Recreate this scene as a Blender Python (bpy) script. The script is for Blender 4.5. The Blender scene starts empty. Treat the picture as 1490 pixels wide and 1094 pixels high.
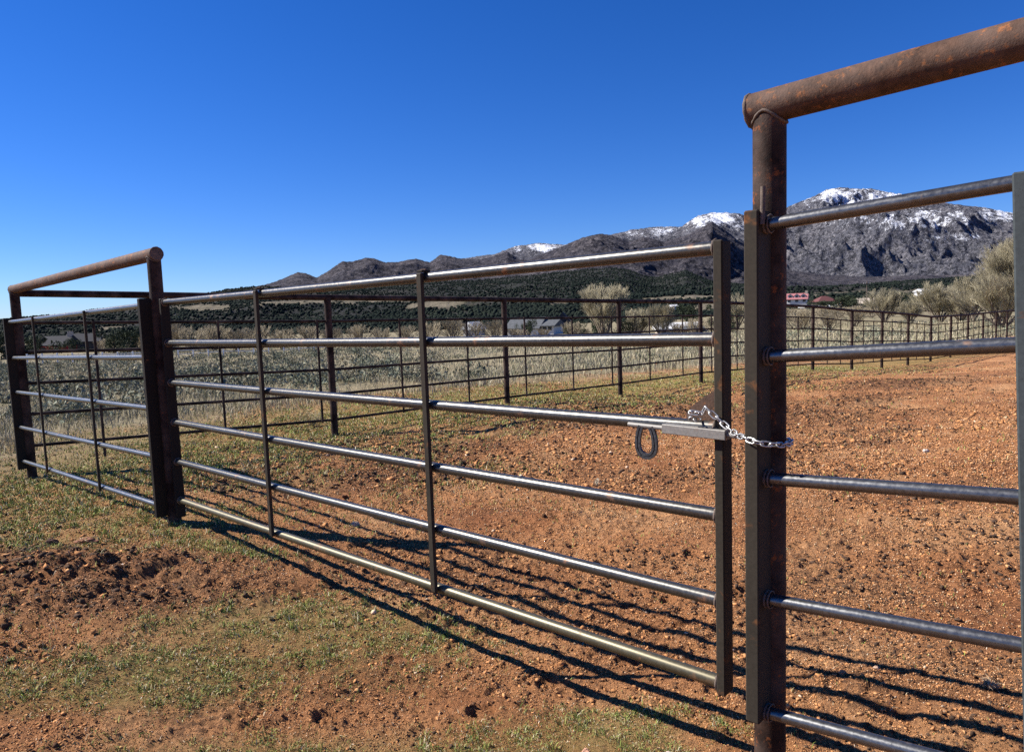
import bpy, math, random
import numpy as np
from mathutils import Vector, Matrix
random.seed(7); RNG = np.random.default_rng(11)
SC = bpy.context.scene
COL = SC.collection

# ------------------------------------------------------------------ camera maths (eye 1.36 m above the ground)
F, CX, CY, EYE = 1033.0, 745.0, 547.0, 1.36
_dn = np.array([(1130 - CX) / F, -(11600 - CY) / F, -1.0]); _dn /= np.linalg.norm(_dn)
_up = -_dn
_fw = np.array([0, 0, -1.0]); _fw = _fw - _up * _fw.dot(_up); _fw /= np.linalg.norm(_fw)
ROT = np.array([np.cross(_fw, _up), _fw, _up])
def ray(u, v): return ROT @ np.array([(u - CX) / F, -(v - CY) / F, -1.0])
def at(u, v, Y):
    d = ray(u, v); return np.array([0, 0, EYE]) + d * (Y / d[1])
def atz(u, v, z):
    d = ray(u, v); return np.array([0, 0, EYE]) + d * ((z - EYE) / d[2])
def angles(u, v):
    d = ray(u, v); return math.atan2(d[0], d[1]), d[2] / math.hypot(d[0], d[1])

# ------------------------------------------------------------------ noise
def _hash(ix, iy, seed):
    h = (ix.astype(np.int64) * 374761393 + iy.astype(np.int64) * 668265263 + seed * 2147483647) & 0xffffffff
    h = ((h ^ (h >> 13)) * 1274126177) & 0xffffffff
    h = (h ^ (h >> 16)) & 0xffffffff
    return h / 4294967295.0
def vnoise(x, y, seed=0):
    ix = np.floor(x); iy = np.floor(y); fx = x - ix; fy = y - iy
    ux = fx * fx * fx * (fx * (fx * 6 - 15) + 10); uy = fy * fy * fy * (fy * (fy * 6 - 15) + 10)
    a = _hash(ix, iy, seed); b = _hash(ix + 1, iy, seed); c = _hash(ix, iy + 1, seed); d = _hash(ix + 1, iy + 1, seed)
    return (a * (1 - ux) + b * ux) * (1 - uy) + (c * (1 - ux) + d * ux) * uy
def fbm(x, y, seed=0, octv=4, gain=.5):
    s = 0; a = 1; n = 0
    for o in range(octv):
        cr, sr = math.cos(.6 + o), math.sin(.6 + o)
        s = s + a * vnoise((x * cr - y * sr) * 2 ** o + 17 * o, (x * sr + y * cr) * 2 ** o, seed + o); n += a; a *= gain
    return s / n
def ridged(x, y, seed=0, octv=5):
    s = 0; a = 1; n = 0
    for o in range(octv):
        cr, sr = math.cos(.9 + o), math.sin(.9 + o)
        v = 1 - np.abs(2 * vnoise((x * cr - y * sr) * 2 ** o + 5 * o, (x * sr + y * cr) * 2 ** o, seed + o) - 1)
        s = s + a * v * v; n += a; a *= .56
    return s / n
def sstep(a, b, x):
    t = np.clip((x - a) / (b - a), 0, 1); return t * t * (3 - 2 * t)

# ------------------------------------------------------------------ mesh helpers
def mesh_np(name, V, Fc, mat, parent=None, smooth=False, attrs=None, loc=None):
    V = np.ascontiguousarray(V, dtype=np.float32); Fc = np.ascontiguousarray(Fc, dtype=np.int32)
    k = Fc.shape[1]
    me = bpy.data.meshes.new(name)
    me.vertices.add(len(V)); me.vertices.foreach_set('co', V.ravel())
    me.loops.add(Fc.size); me.loops.foreach_set('vertex_index', Fc.ravel())
    me.polygons.add(len(Fc)); me.polygons.foreach_set('loop_start', np.arange(0, Fc.size, k, dtype=np.int32))
    if smooth: me.polygons.foreach_set('use_smooth', np.ones(len(Fc), bool))
    me.update(calc_edges=True)
    for an, av in (attrs or {}).items():
        av = np.asarray(av, dtype=np.float32)
        if av.ndim == 2:
            at_ = me.attributes.new(an, 'FLOAT_COLOR', 'POINT'); c4 = np.ones((len(av), 4), np.float32); c4[:, :3] = av
            at_.data.foreach_set('color', c4.ravel())
        else:
            at_ = me.attributes.new(an, 'FLOAT', 'POINT'); at_.data.foreach_set('value', av)
    me.materials.append(mat)
    return link(name, me, parent, loc)
def link(name, me, parent=None, loc=None):
    o = bpy.data.objects.new(name, me); COL.objects.link(o)
    if parent is not None: o.parent = parent
    if loc is not None: o.location = loc
    return o
def tag(o, label=None, cat=None, group=None, kind=None):
    if label: o['label'] = label
    if cat: o['category'] = cat
    if group: o['group'] = group
    if kind: o['kind'] = kind
    return o
def empty(name, loc, label=None, cat=None, group=None, rz=0):
    o = bpy.data.objects.new(name, None); COL.objects.link(o); o.location = loc; o.rotation_euler[2] = rz
    o.empty_display_size = .1
    return tag(o, label, cat, group)
class MB:
    """collects shapes in world space; build() links ONE mesh (re-centred on the parent's location)"""
    def __init__(s): s.v = []; s.f = []; s.sm = []
    def add(s, V, Fs, smooth=True):
        b = len(s.v); s.v += [tuple(map(float, p)) for p in V]; s.f += [tuple(i + b for i in q) for q in Fs]
        s.sm += [smooth] * len(Fs); return s
    def tube(s, pts, r, n=20, caps=True, up=None):
        pts = [Vector(p) for p in pts]; rs = r if isinstance(r, (list, tuple)) else [r] * len(pts)
        V = []; t0 = (pts[1] - pts[0]).normalized()
        u = Vector(up) if up else (Vector((0, 0, 1)) if abs(t0.z) < .9 else Vector((1, 0, 0)))
        for i, p in enumerate(pts):
            t = (pts[min(i + 1, len(pts) - 1)] - pts[max(i - 1, 0)]).normalized()
            a = t.cross(u).normalized(); b = a.cross(t).normalized()
            if not up: u = b
            for k in range(n):
                c = math.cos(2 * math.pi * k / n); q = math.sin(2 * math.pi * k / n); V.append(p + (a * c + b * q) * rs[i])
        Fs = [(i * n + k, i * n + (k + 1) % n, (i + 1) * n + (k + 1) % n, (i + 1) * n + k) for i in range(len(pts) - 1) for k in range(n)]
        s.add(V, Fs)
        if caps:
            m = len(pts) - 1
            s.add([V[k] for k in range(n)], [tuple(range(n))[::-1]], False)
            s.add([V[m * n + k] for k in range(n)], [tuple(range(n))], False)
        return s
    def torus(s, c, axis, R, r, n=20, m=8, sx=1.0, a0=0, a1=2 * math.pi, up=(0, 0, 1), bump=0):
        ax = Vector(axis).normalized(); u = Vector(up); e1 = ax.cross(u)
        if e1.length < .1: e1 = ax.cross(Vector((1, 0, 0)))
        e1.normalize(); e2 = ax.cross(e1).normalized(); c = Vector(c); V = []; closed = abs(a1 - a0 - 2 * math.pi) < 1e-6
        nn = n if closed else n + 1
        for i in range(nn):
            t = a0 + (a1 - a0) * i / n; rad = e1 * math.cos(t) * sx + e2 * math.sin(t); dr = (e1 * math.cos(t) + e2 * math.sin(t)).normalized()
            rr = r * (1 + bump * math.sin(i * 2.4))
            for k in range(m):
                q = 2 * math.pi * k / m; V.append(c + rad * R + dr * math.cos(q) * rr + ax * math.sin(q) * rr)
        Fs = [(i * m + k, ((i + 1) % nn) * m + k, ((i + 1) % nn) * m + (k + 1) % m, i * m + (k + 1) % m) for i in range(n) for k in range(m)]
        return s.add(V, Fs)
    def box(s, c, ex, ey, ez, bevel=.003):
        """box with centre c and half-extent vectors, edges chamfered"""
        c = Vector(c); ex, ey, ez = Vector(ex), Vector(ey), Vector(ez); L = [e.length for e in (ex, ey, ez)]
        b = [min(bevel / max(l, 1e-6), .45) for l in L]; V = []; idx = {}
        for sx in (-1, 1):
            for sy in (-1, 1):
                for sz in (-1, 1):
                    for ax in range(3):
                        k = [1 - b[0], 1 - b[1], 1 - b[2]]; k[ax] = 1
                        idx[(sx, sy, sz, ax)] = len(V); V.append(c + ex * sx * k[0] + ey * sy * k[1] + ez * sz * k[2])
        Fs = []
        for ax in range(3):
            o = [(a) for a in range(3) if a != ax]
            for sg in (-1, 1):
                q = []
                for (p1, p2) in ((-1, -1), (1, -1), (1, 1), (-1, 1)):
                    t = [0, 0, 0]; t[ax] = sg; t[o[0]] = p1; t[o[1]] = p2; q.append(idx[(*t, ax)])
                Fs.append(q)
        for ax in range(3):      # edge chamfers running along ax
            o = [a for a in range(3) if a != ax]
            for p1 in (-1, 1):
                for p2 in (-1, 1):
                    t0 = [0, 0, 0]; t0[o[0]] = p1; t0[o[1]] = p2; t1 = list(t0); t0[ax] = -1; t1[ax] = 1
                    Fs.append([idx[(*t0, o[0])], idx[(*t1, o[0])], idx[(*t1, o[1])], idx[(*t0, o[1])]])
        for sx in (-1, 1):
            for sy in (-1, 1):
                for sz in (-1, 1): Fs.append([idx[(sx, sy, sz, a)] for a in range(3)])
        cc = c
        out = []
        for q in Fs:
            P = [V[i] for i in q]; nrm = (P[1] - P[0]).cross(P[2] - P[0]); m = sum(P, Vector()) / len(P) - cc
            out.append(tuple(q) if nrm.dot(m) > 0 else tuple(q[::-1]))
        return s.add(V, out, False)
    def build(s, name, mat, parent=None, label=None, origin=None):
        me = bpy.data.meshes.new(name)
        off = parent
        base = Vector(origin) if origin is not None else Vector((0, 0, 0))
        p = parent
        while p is not None: base = base + p.location; p = p.parent
        me.from_pydata([tuple(Vector(v) - base) for v in s.v], [], s.f)
        me.polygons.foreach_set('use_smooth', s.sm); me.materials.append(mat); me.update()
        o = link(name, me, parent, tuple(origin) if origin is not None else None)
        if label: o['label'] = label
        return o

# ------------------------------------------------------------------ materials
class NT:
    def __init__(s, name):
        s.m = bpy.data.materials.new(name); s.m.use_nodes = True; s.t = s.m.node_tree; s.t.nodes.clear()
        s.out = s.t.nodes.new('ShaderNodeOutputMaterial'); s.p = s.n('ShaderNodeBsdfPrincipled'); s.l(s.p.outputs[0], s.out.inputs[0])
        s.co = s.n('ShaderNodeTexCoord').outputs['Object']
    def n(s, typ, **k):
        nd = s.t.nodes.new(typ)
        for a, b in k.items(): setattr(nd, a, b)
        return nd
    def l(s, a, b): s.t.links.new(a, b)
    def setv(s, sock, v):
        if hasattr(v, 'is_output'): s.l(v, sock)
        else: sock.default_value = (*v, 1) if isinstance(v, (tuple, list)) and len(v) == 3 and sock.type == 'RGBA' else v
    def noise(s, scale, detail=4, rough=.55, vec=None, dist=0):
        nd = s.n('ShaderNodeTexNoise'); s.l(vec or s.co, nd.inputs['Vector']); nd.inputs['Scale'].default_value = scale
        nd.inputs['Detail'].default_value = detail; nd.inputs['Roughness'].default_value = rough; nd.inputs['Distortion'].default_value = dist
        return nd.outputs['Fac']
    def voro(s, scale, vec=None, out='Distance', feature='F1'):
        nd = s.n('ShaderNodeTexVoronoi', feature=feature); s.l(vec or s.co, nd.inputs['Vector']); nd.inputs['Scale'].default_value = scale; return nd.outputs[out]
    def ramp(s, fac, stops, interp='LINEAR'):
        nd = s.n('ShaderNodeValToRGB'); nd.color_ramp.interpolation = interp; e = nd.color_ramp.elements
        while len(e) < len(stops): e.new(.5)
        for i, (p, c) in enumerate(stops): e[i].position = p; e[i].color = (*c, 1) if not isinstance(c, float) else (c, c, c, 1)
        s.l(fac, nd.inputs[0]); return nd.outputs[0]
    def mix(s, fac, a, b, mode='MIX'):
        nd = s.n('ShaderNodeMix', data_type='RGBA', blend_type=mode); s.setv(nd.inputs[0], fac); s.setv(nd.inputs[6], a); s.setv(nd.inputs[7], b); return nd.outputs[2]
    def math(s, op, a, b=0.0, clamp=False):
        nd = s.n('ShaderNodeMath', operation=op, use_clamp=clamp); s.setv(nd.inputs[0], a); s.setv(nd.inputs[1], b); return nd.outputs[0]
    def attr(s, name): return s.n('ShaderNodeAttribute', attribute_name=name).outputs
    def scalev(s, vec3):
        nd = s.n('ShaderNodeMapping'); s.l(s.co, nd.inputs[0]); nd.inputs['Scale'].default_value = vec3; return nd.outputs[0]
    def bump(s, h, dist=.01, strength=1.0):
        nd = s.n('ShaderNodeBump'); nd.inputs['Strength'].default_value = strength; nd.inputs['Distance'].default_value = dist; s.l(h, nd.inputs['Height'])
        s.l(nd.outputs[0], s.p.inputs['Normal'])
    def fin(s, col, rough=.8, metal=0.0, spec=None):
        s.setv(s.p.inputs['Base Color'], col); s.setv(s.p.inputs['Roughness'], rough); s.setv(s.p.inputs['Metallic'], metal)
        if spec is not None: s.p.inputs['Specular IOR Level'].default_value = spec
        return s.m

def mat_steel(name, base=(.22, .22, .215), rust=.5, rough=.36, metal=.75):
    t = NT(name)
    big = t.noise(5, 5, .65); fine = t.noise(90, 3, .6); st = t.noise(14, 4, .6, dist=.6)
    c = t.ramp(t.mix(.5, fine, t.noise(3, 4)), [(.3, tuple(b * .7 for b in base)), (.7, tuple(b * 1.2 for b in base))])
    rc = t.ramp(t.noise(60, 3), [(.35, (.07, .028, .012)), (.65, (.26, .11, .04))])
    m = t.ramp(t.mix(.45, big, st), [(rust, 0.0), (rust + .09, 1.0)])
    c = t.mix(m, c, rc)
    pits = t.ramp(t.voro(170), [(.08, 1.0), (.18, 0.0)])
    c = t.mix(t.math('MULTIPLY', pits, .75), c, (.03, .025, .02))
    r = t.ramp(t.mix(.6, m, fine), [(0.0, rough - .06), (1.0, min(.95, rough + .42))])
    t.bump(t.mix(.5, fine, pits), .0008, .12)
    return t.fin(c, r, t.math('MULTIPLY', t.math('SUBTRACT', 1.0, m), metal), .5 if metal > .2 else .10)
def mat_rust(name, dark=(.035, .021, .015), mid=(.125, .066, .040), hot=(.34, .13, .045), amt=.67):
    t = NT(name)
    c = t.ramp(t.noise(38, 6, .7), [(.3, dark), (.7, mid)])
    c = t.mix(t.ramp(t.noise(6, 4, .6), [(.4, 0.0), (.75, .55)]), c, (.17, .12, .095))
    c = t.mix(t.ramp(t.mix(.5, t.noise(16, 5, .7), t.noise(60, 3, .6)), [(amt - .12, 0.0), (amt - .03, .85)]), c, hot)
    t.bump(t.noise(150, 4, .7), .002, .8)
    return t.fin(c, .72, .0, .14)
M = {}
M['rail'] = mat_steel('mill_steel', (.155, .155, .152), .60, .24, .85)
M['gate_rail'] = mat_steel('gate_steel', (.105, .10, .09), .57, .25, .75)
M['bottom_rail'] = mat_steel('scuffed_yellowed_steel', (.115, .10, .062), .55, .34, .6)
M['stile'] = mat_steel('weathered_tube_steel', (.042, .035, .026), .57, .62, .0)
M['stile_shaded'] = mat_steel('shaded_tube_steel', (.022, .018, .014), .60, .62, .0)  # stile steel darkened: shade on hinge-side and corner stiles put into the base colour
M['gal'] = mat_steel('galvanised_bar', (.25, .235, .21), .60, .5, .4)
M['gray_strap'] = mat_steel('grey_strap_steel', (.06, .07, .072), .60, .6, .1)
M['rust'] = mat_rust('rusty_pipe')
M['rust_post_shaded'] = mat_rust('shaded_rusty_post', (.008, .0055, .0045), (.040, .021, .014), (.24, .075, .022), .67)  # rust with the shade on the latch post mixed into its colours
M['rust_dark'] = mat_rust('dark_rusty_pipe', (.007, .005, .0045), (.024, .012, .009), (.13, .04, .017), .7)
M['far_rail'] = mat_rust('far_rail_paint', (.008, .006, .006), (.02, .014, .012), (.05, .02, .014), .74)
M['weld'] = mat_rust('weld_bead', (.06, .05, .045), (.17, .13, .10), (.3, .18, .1), .7)
def _chain():
    t = NT('zinc_chain'); c = t.ramp(t.noise(120, 3), [(.3, (.30, .29, .27)), (.7, (.58, .58, .57))]); return t.fin(c, .42, .8)
M['chain'] = _chain()
def _shoe():
    t = NT('forged_iron'); c = t.ramp(t.noise(160, 4), [(.3, (.03, .032, .035)), (.7, (.10, .105, .11))]); t.bump(t.noise(200, 3), .001, .6); return t.fin(c, .45, .6)
M['iron'] = _shoe()

def mat_plain(name, c, rough=.8, var=.18, scale=3.0, metal=0.0, spec=.3):
    t = NT(name); k = t.ramp(t.noise(scale, 5, .6), [(.3, tuple(x * (1 - var) for x in c)), (.7, tuple(min(1, x * (1 + var)) for x in c))]); return t.fin(k, rough, metal, spec)
M['wall_white'] = mat_plain('white_wall', (.58, .57, .54)); M['wall_red'] = mat_plain('red_boards', (.42, .03, .025)); M['wall_dark'] = mat_plain('dark_boards', (.07, .055, .05))
M['roof_dark'] = mat_plain('dark_shingles', (.03, .03, .034), .9, .3, 2); M['roof_grey'] = mat_plain('grey_shingles', (.085, .09, .095), .9, .25, 2); M['roof_pink'] = mat_plain('faded_red_roof', (.36, .15, .15), .7)
M['roof_white'] = mat_plain('pale_metal_roof', (.62, .61, .58), .5); M['roof_maroon'] = mat_plain('maroon_roof', (.13, .05, .045)); M['wall_tan'] = mat_plain('tan_stucco', (.42, .35, .27))
M['glass'] = mat_plain('window_glass', (.03, .035, .04), .15, .1); M['white_paint'] = mat_plain('white_fence_paint', (.75, .75, .73), .6); M['pole'] = mat_plain('pole_wood', (.12, .09, .07))

# ------------------------------------------------------------------ front-fence frame
AZ = math.radians(132.5)                       # direction of the front fence, left (far) to right (near)
DV = Vector((math.sin(AZ), math.cos(AZ), 0)); NV = Vector((-DV.y, DV.x, 0)) # NV points away from the camera
P0 = Vector((.7295, 2.0, 0))                   # latch post
PH = Vector((-2.395, 4.864, 0))                # hinge post
PC = Vector((-5.02, 7.27, 0))                  # corner post
def loc(p, a, b, z=0): return Vector(p) + DV * a + NV * b + Vector((0, 0, z))

# far fence posts: u, top v, base v, Y (measured)
FARP = [(476, 433, 633, 9.1), (733, 436, 587, 11.4), (900, 438.4, 576, 13.5), (1019, 439, 557, 15.7), (1101, 442.5, 547, 17.5), (1183, 446, 538, 19.4),
        (1240, 452, 538.6, 21.0), (1284, 454.3, 535.6, 22.8), (1322, 457.3, 532, 24.6), (1355, 461, 527, 26.4), (1384, 459.7, 521, 28.2),
        (1409, 458, 515, 30.0), (1431, 455.7, 510, 31.8), (1450, 454, 506, 33.6), (1466, 452.5, 503, 35.4), (1481, 451, 500, 37.2), (1496, 449.5, 497, 39.2)]
FP = []
for (u, vt, vb, Y) in FARP:
    a = at(u, vt, Y); b = at(u, vb, Y); FP.append((Vector((a[0], a[1], 0)), a[2], b[2]))

# ------------------------------------------------------------------ terrain
ctl = [(-4.97, 7.22, -.20), (-2.33, 4.80, -.01), (-1.36, 3.92, -.10), (-.34, 2.98, -.146), (.63, 2.09, -.129), (.73, 2.0, -.11), (1.19, 1.58, -.03), (2.2, .7, .05),
       (0, 0, -.08), (-1.6, 1.2, -.05), (-3.0, 2.6, -.02), (-4.6, 4.8, -.08), (3.5, 2.5, .02), (5.5, 5.5, -.05), (1.5, 5.5, -.12), (0, -6, -.2), (-9, 0, -.1), (9, -3, .2), (12, 6, .05),
       (-.8, 6.0, -.13), (4.5, 9.5, -.3), (-8, 9, -.35), (-12, 4, -.3)]
for p, zt, zb in FP: ctl.append((p.x, p.y, zb))
for (u, v, Y) in [(100, 600, 14), (100, 530, 60), (500, 512, 70), (900, 492, 80), (1150, 482, 75), (1300, 472, 85), (1460, 480, 60), (1460, 466, 100), (300, 520, 65), (-250, 545, 60), (700, 500, 80), (1400, 500, 36), (1700, 460, 60), (1600, 520, 20),
                  (1160, 448, 260), (1350, 452, 260), (1480, 450, 260), (1000, 462, 260), (850, 470, 260), (700, 478, 260), (500, 484, 260), (300, 494, 260), (100, 504, 260), (-300, 520, 260), (1900, 440, 260), (780, 487, 130), (100, 512, 140), (970, 486, 110), (1250, 450, 200)]:
    p = at(u, v, Y); ctl.append(tuple(p))
ctl += [(-150, -150, -2), (150, -150, 1), (0, -200, -1), (-260, 0, -6), (260, 0, 2)]
ctl = np.array(ctl)
def _warp(x, y):                                # compress far distances so that near and far controls share one surface
    r = np.hypot(x, y) + 1e-6; k = 6 * np.log1p(r / 6) / r; return x * k, y * k
wx, wy = _warp(ctl[:, 0], ctl[:, 1])
def _phi(r2): return np.where(r2 > 1e-9, .5 * r2 * np.log(r2 + 1e-12), 0)
n_ = len(ctl); A = np.zeros((n_ + 3, n_ + 3)); A[:n_, :n_] = _phi((wx[:, None] - wx) ** 2 + (wy[:, None] - wy) ** 2) + np.eye(n_) * .02
A[:n_, n_] = 1; A[:n_, n_ + 1] = wx; A[:n_, n_ + 2] = wy; A[n_:, :n_] = A[:n_, n_:].T
W = np.linalg.solve(A, np.concatenate([ctl[:, 2], [0, 0, 0]]))
def base_h(x, y):
    r = np.hypot(x, y); k = np.minimum(1, 280 / (r + 1e-6)); a, b = _warp(x * k, y * k); z = np.full(a.shape, W[n_]) + W[n_ + 1] * a + W[n_ + 2] * b
    for i in range(n_): z = z + W[i] * _phi((a - wx[i]) ** 2 + (b - wy[i]) ** 2)
    return z
# signed distance beyond the far fence (positive = outside, towards the hills)
fl = [(p.x, p.y) for p, _, _ in FP]
def far_dist(x, y):
    x0, y0 = PC.x, PC.y; d = np.array([fl[-1][0] - x0, fl[-1][1] - y0]); d /= np.hypot(*d)
    return -d[1] * (x - x0) + d[0] * (y - y0)
def front_dist(x, y): return (x - P0.x) * NV.x + (y - P0.y) * NV.y       # positive = inside the pen
def ell(x, y, c, a, b, ang):
    dx = x - c[0]; dy = y - c[1]; u = dx * math.cos(ang) + dy * math.sin(ang); v = -dx * math.sin(ang) + dy * math.cos(ang)
    return (u / a) ** 2 + (v / b) ** 2
GP = [(atz(95, 745, -.03), 1.6, .55, -.45), (atz(-120, 800, 0), 1.6, .8, -.2), (atz(430, 905, -.08), .72, .40, -.1), (atz(570, 900, -.09), .40, .26, -.4), (atz(250, 968, -.08), .6, .26, .1), (atz(20, 1005, -.08), .6, .2, .1), (atz(200, 1000, -.08), .5, .13, .1),
      (atz(560, 1085, -.1), .8, .16, 0), (atz(870, 1050, -.1), .45, .17, 0), (atz(310, 788, -.04), .55, .14, -.3), (atz(130, 655, -.2), 2.6, .8, .5), (atz(330, 635, -.15), 1.6, .55, .6), (atz(200, 620, -.2), 3.5, .9, .5), (atz(60, 635, -.2), 1.6, .8, .2)]
DP = [(atz(950, 600, -.25), 2.6, .9, .35, .10), (atz(860, 622, -.2), 1.4, .5, .2, .05), (atz(560, 690, -.1), 1.3, .55, .3, .05), (atz(360, 680, -.08), 1.0, .5, .5, .05), (atz(1180, 600, -.2), 1.2, .6, .2, .06), (atz(1300, 560, -.4), 2.2, .8, .4, .10),
      (atz(1250, 580, -.3), 1.6, .5, .4, .05), (atz(60, 830, -.04), .8, .3, -.1, .03), (atz(180, 870, -.05), .8, .25, .1, .02), (atz(640, 655, -.12), .8, .4, .3, .05), (atz(1220, 640, -.15), .8, .3, .2, .02), (atz(500, 640, -.1), .5, .3, .3, .05)]
DUG = atz(120, 845, -.04)
def masks(x, y):
    n1 = fbm(x * 1.3, y * 1.3, 3, 4); n2 = fbm(x * 6, y * 6, 9, 3)
    g = np.zeros_like(x)
    for c, a, b, an in GP: g = np.maximum(g, np.exp(-ell(x, y, c, a, b, an) ** 1.3))
    fd = far_dist(x, y); wid = 1.2 + .9 * (n1 - .5) * 2 + 1.0 * sstep(3, -5, x)
    strip = 1.15 * np.exp(-((fd - .5) / (1.5 * wid)) ** 2) * (x > -6)
    g = np.maximum(g, strip * .95)
    g = g * sstep(.16, .42, .55 * n1 + .45 * n2 + (g - .5) * .25)
    d = np.zeros_like(x)
    for c, a, b, an, h in DP: d = np.maximum(d, np.exp(-ell(x, y, c, a, b, an)))
    field = sstep(1.2, 4.5, fd + (n1 - .5) * 3) + sstep(-3.4, -5.5, x + (y - 7) * .2 + (n1 - .5) * 2) * sstep(5, 9, y)
    dg = np.exp(-ell(x, y, DUG, 1.15, .50, -.1)) ; g = g * (1 - .95 * sstep(.25, .6, dg)); d = np.maximum(d, dg * .5)
    return np.clip(g, 0, 1), np.clip(d, 0, 1), np.clip(field, 0, 1)
def ground_h(x, y, detail=True):
    x = np.asarray(x, float); y = np.asarray(y, float)
    z = base_h(x, y); r = np.hypot(x, y)
    for c, a, b, an, h in DP: z = z + h * .8 * np.exp(-ell(x, y, c, a, b, an))
    z = z + (fbm(x * .8, y * .8, 21, 3) - .5) * .10 * sstep(60, 3, r) + (fbm(x * .06, y * .06, 22, 3) - .5) * .9 * sstep(20, 60, r) * sstep(2000, 200, r)
    if detail:
        g, d, f = masks(x, y); s = sstep(45, 8, r)
        inside = sstep(.2, .9, front_dist(x, y)) * sstep(.0, -.6, far_dist(x, y))
        a1 = fbm(x * 4.5, y * 4.5, 31, 3); a2 = fbm(x * 17, y * 17, 41, 3, .6); a3 = np.abs(fbm(x * 11, y * 11, 51, 2) - .5) * 2
        rough = (.45 + 1.3 * sstep(.45, .62, fbm(x * .9, y * .9, 61, 2)) + 1.5 * d)
        h = (a1 - .5) * .032 * rough + (a2 - .5) * .022 * rough - np.clip(a3, 0, .35) * .010 + (fbm(x * 45, y * 45, 43, 2, .7) - .5) * .012
        # dug-over soil left of the gate: shallow grooves running away from the eye
        dug = np.exp(-ell(x, y, DUG, 1.1, .46, -.1))
        al = x * .47 + y * .88; pe = x * .88 - y * .47
        fur = vnoise(pe * 13 + 2 * fbm(x * 2, y * 2, 71, 2), al * 2.6, 72) - .5; h = h + dug * (.055 * fur + .05 * (fbm(x * 9, y * 9, 81, 3) - .5))
        # hoof prints, one at most in each cell
        C = .30; cx_ = np.floor(x / C); cy_ = np.floor(y / C); hp = np.zeros_like(x)
        for ox in (-1, 0, 1):
            for oy in (-1, 0, 1):
                ix = cx_ + ox; iy = cy_ + oy; px_ = (ix + .2 + .6 * _hash(ix, iy, 201)) * C; py_ = (iy + .2 + .6 * _hash(ix, iy, 202)) * C; an = _hash(ix, iy, 203) * 6.283
                dx = x - px_; dy = y - py_; u_ = (dx * np.cos(an) + dy * np.sin(an)) / .062; v_ = (-dx * np.sin(an) + dy * np.cos(an)) / .048; q = np.sqrt(u_ * u_ + v_ * v_)
                on = _hash(ix, iy, 204) < .55
                hp = hp + on * (-.020 * sstep(1.0, .72, q) + .009 * np.exp(-((q - 1.22) / .22) ** 2) + .008 * np.exp(-((q - .35) / .25) ** 2))
        h = h + hp * sstep(16, 7, r) * sstep(.40, .56, fbm(x * .7, y * .7, 205, 2))
        h = h + sstep(.60, .72, fbm(x * 13, y * 13, 91, 2)) * .012 * (1 - .6 * g)
        z = z + h * s * (1 - .55 * g)
    return z
def gz(x, y): return float(ground_h(np.array([x]), np.array([y]), False)[0])

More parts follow.
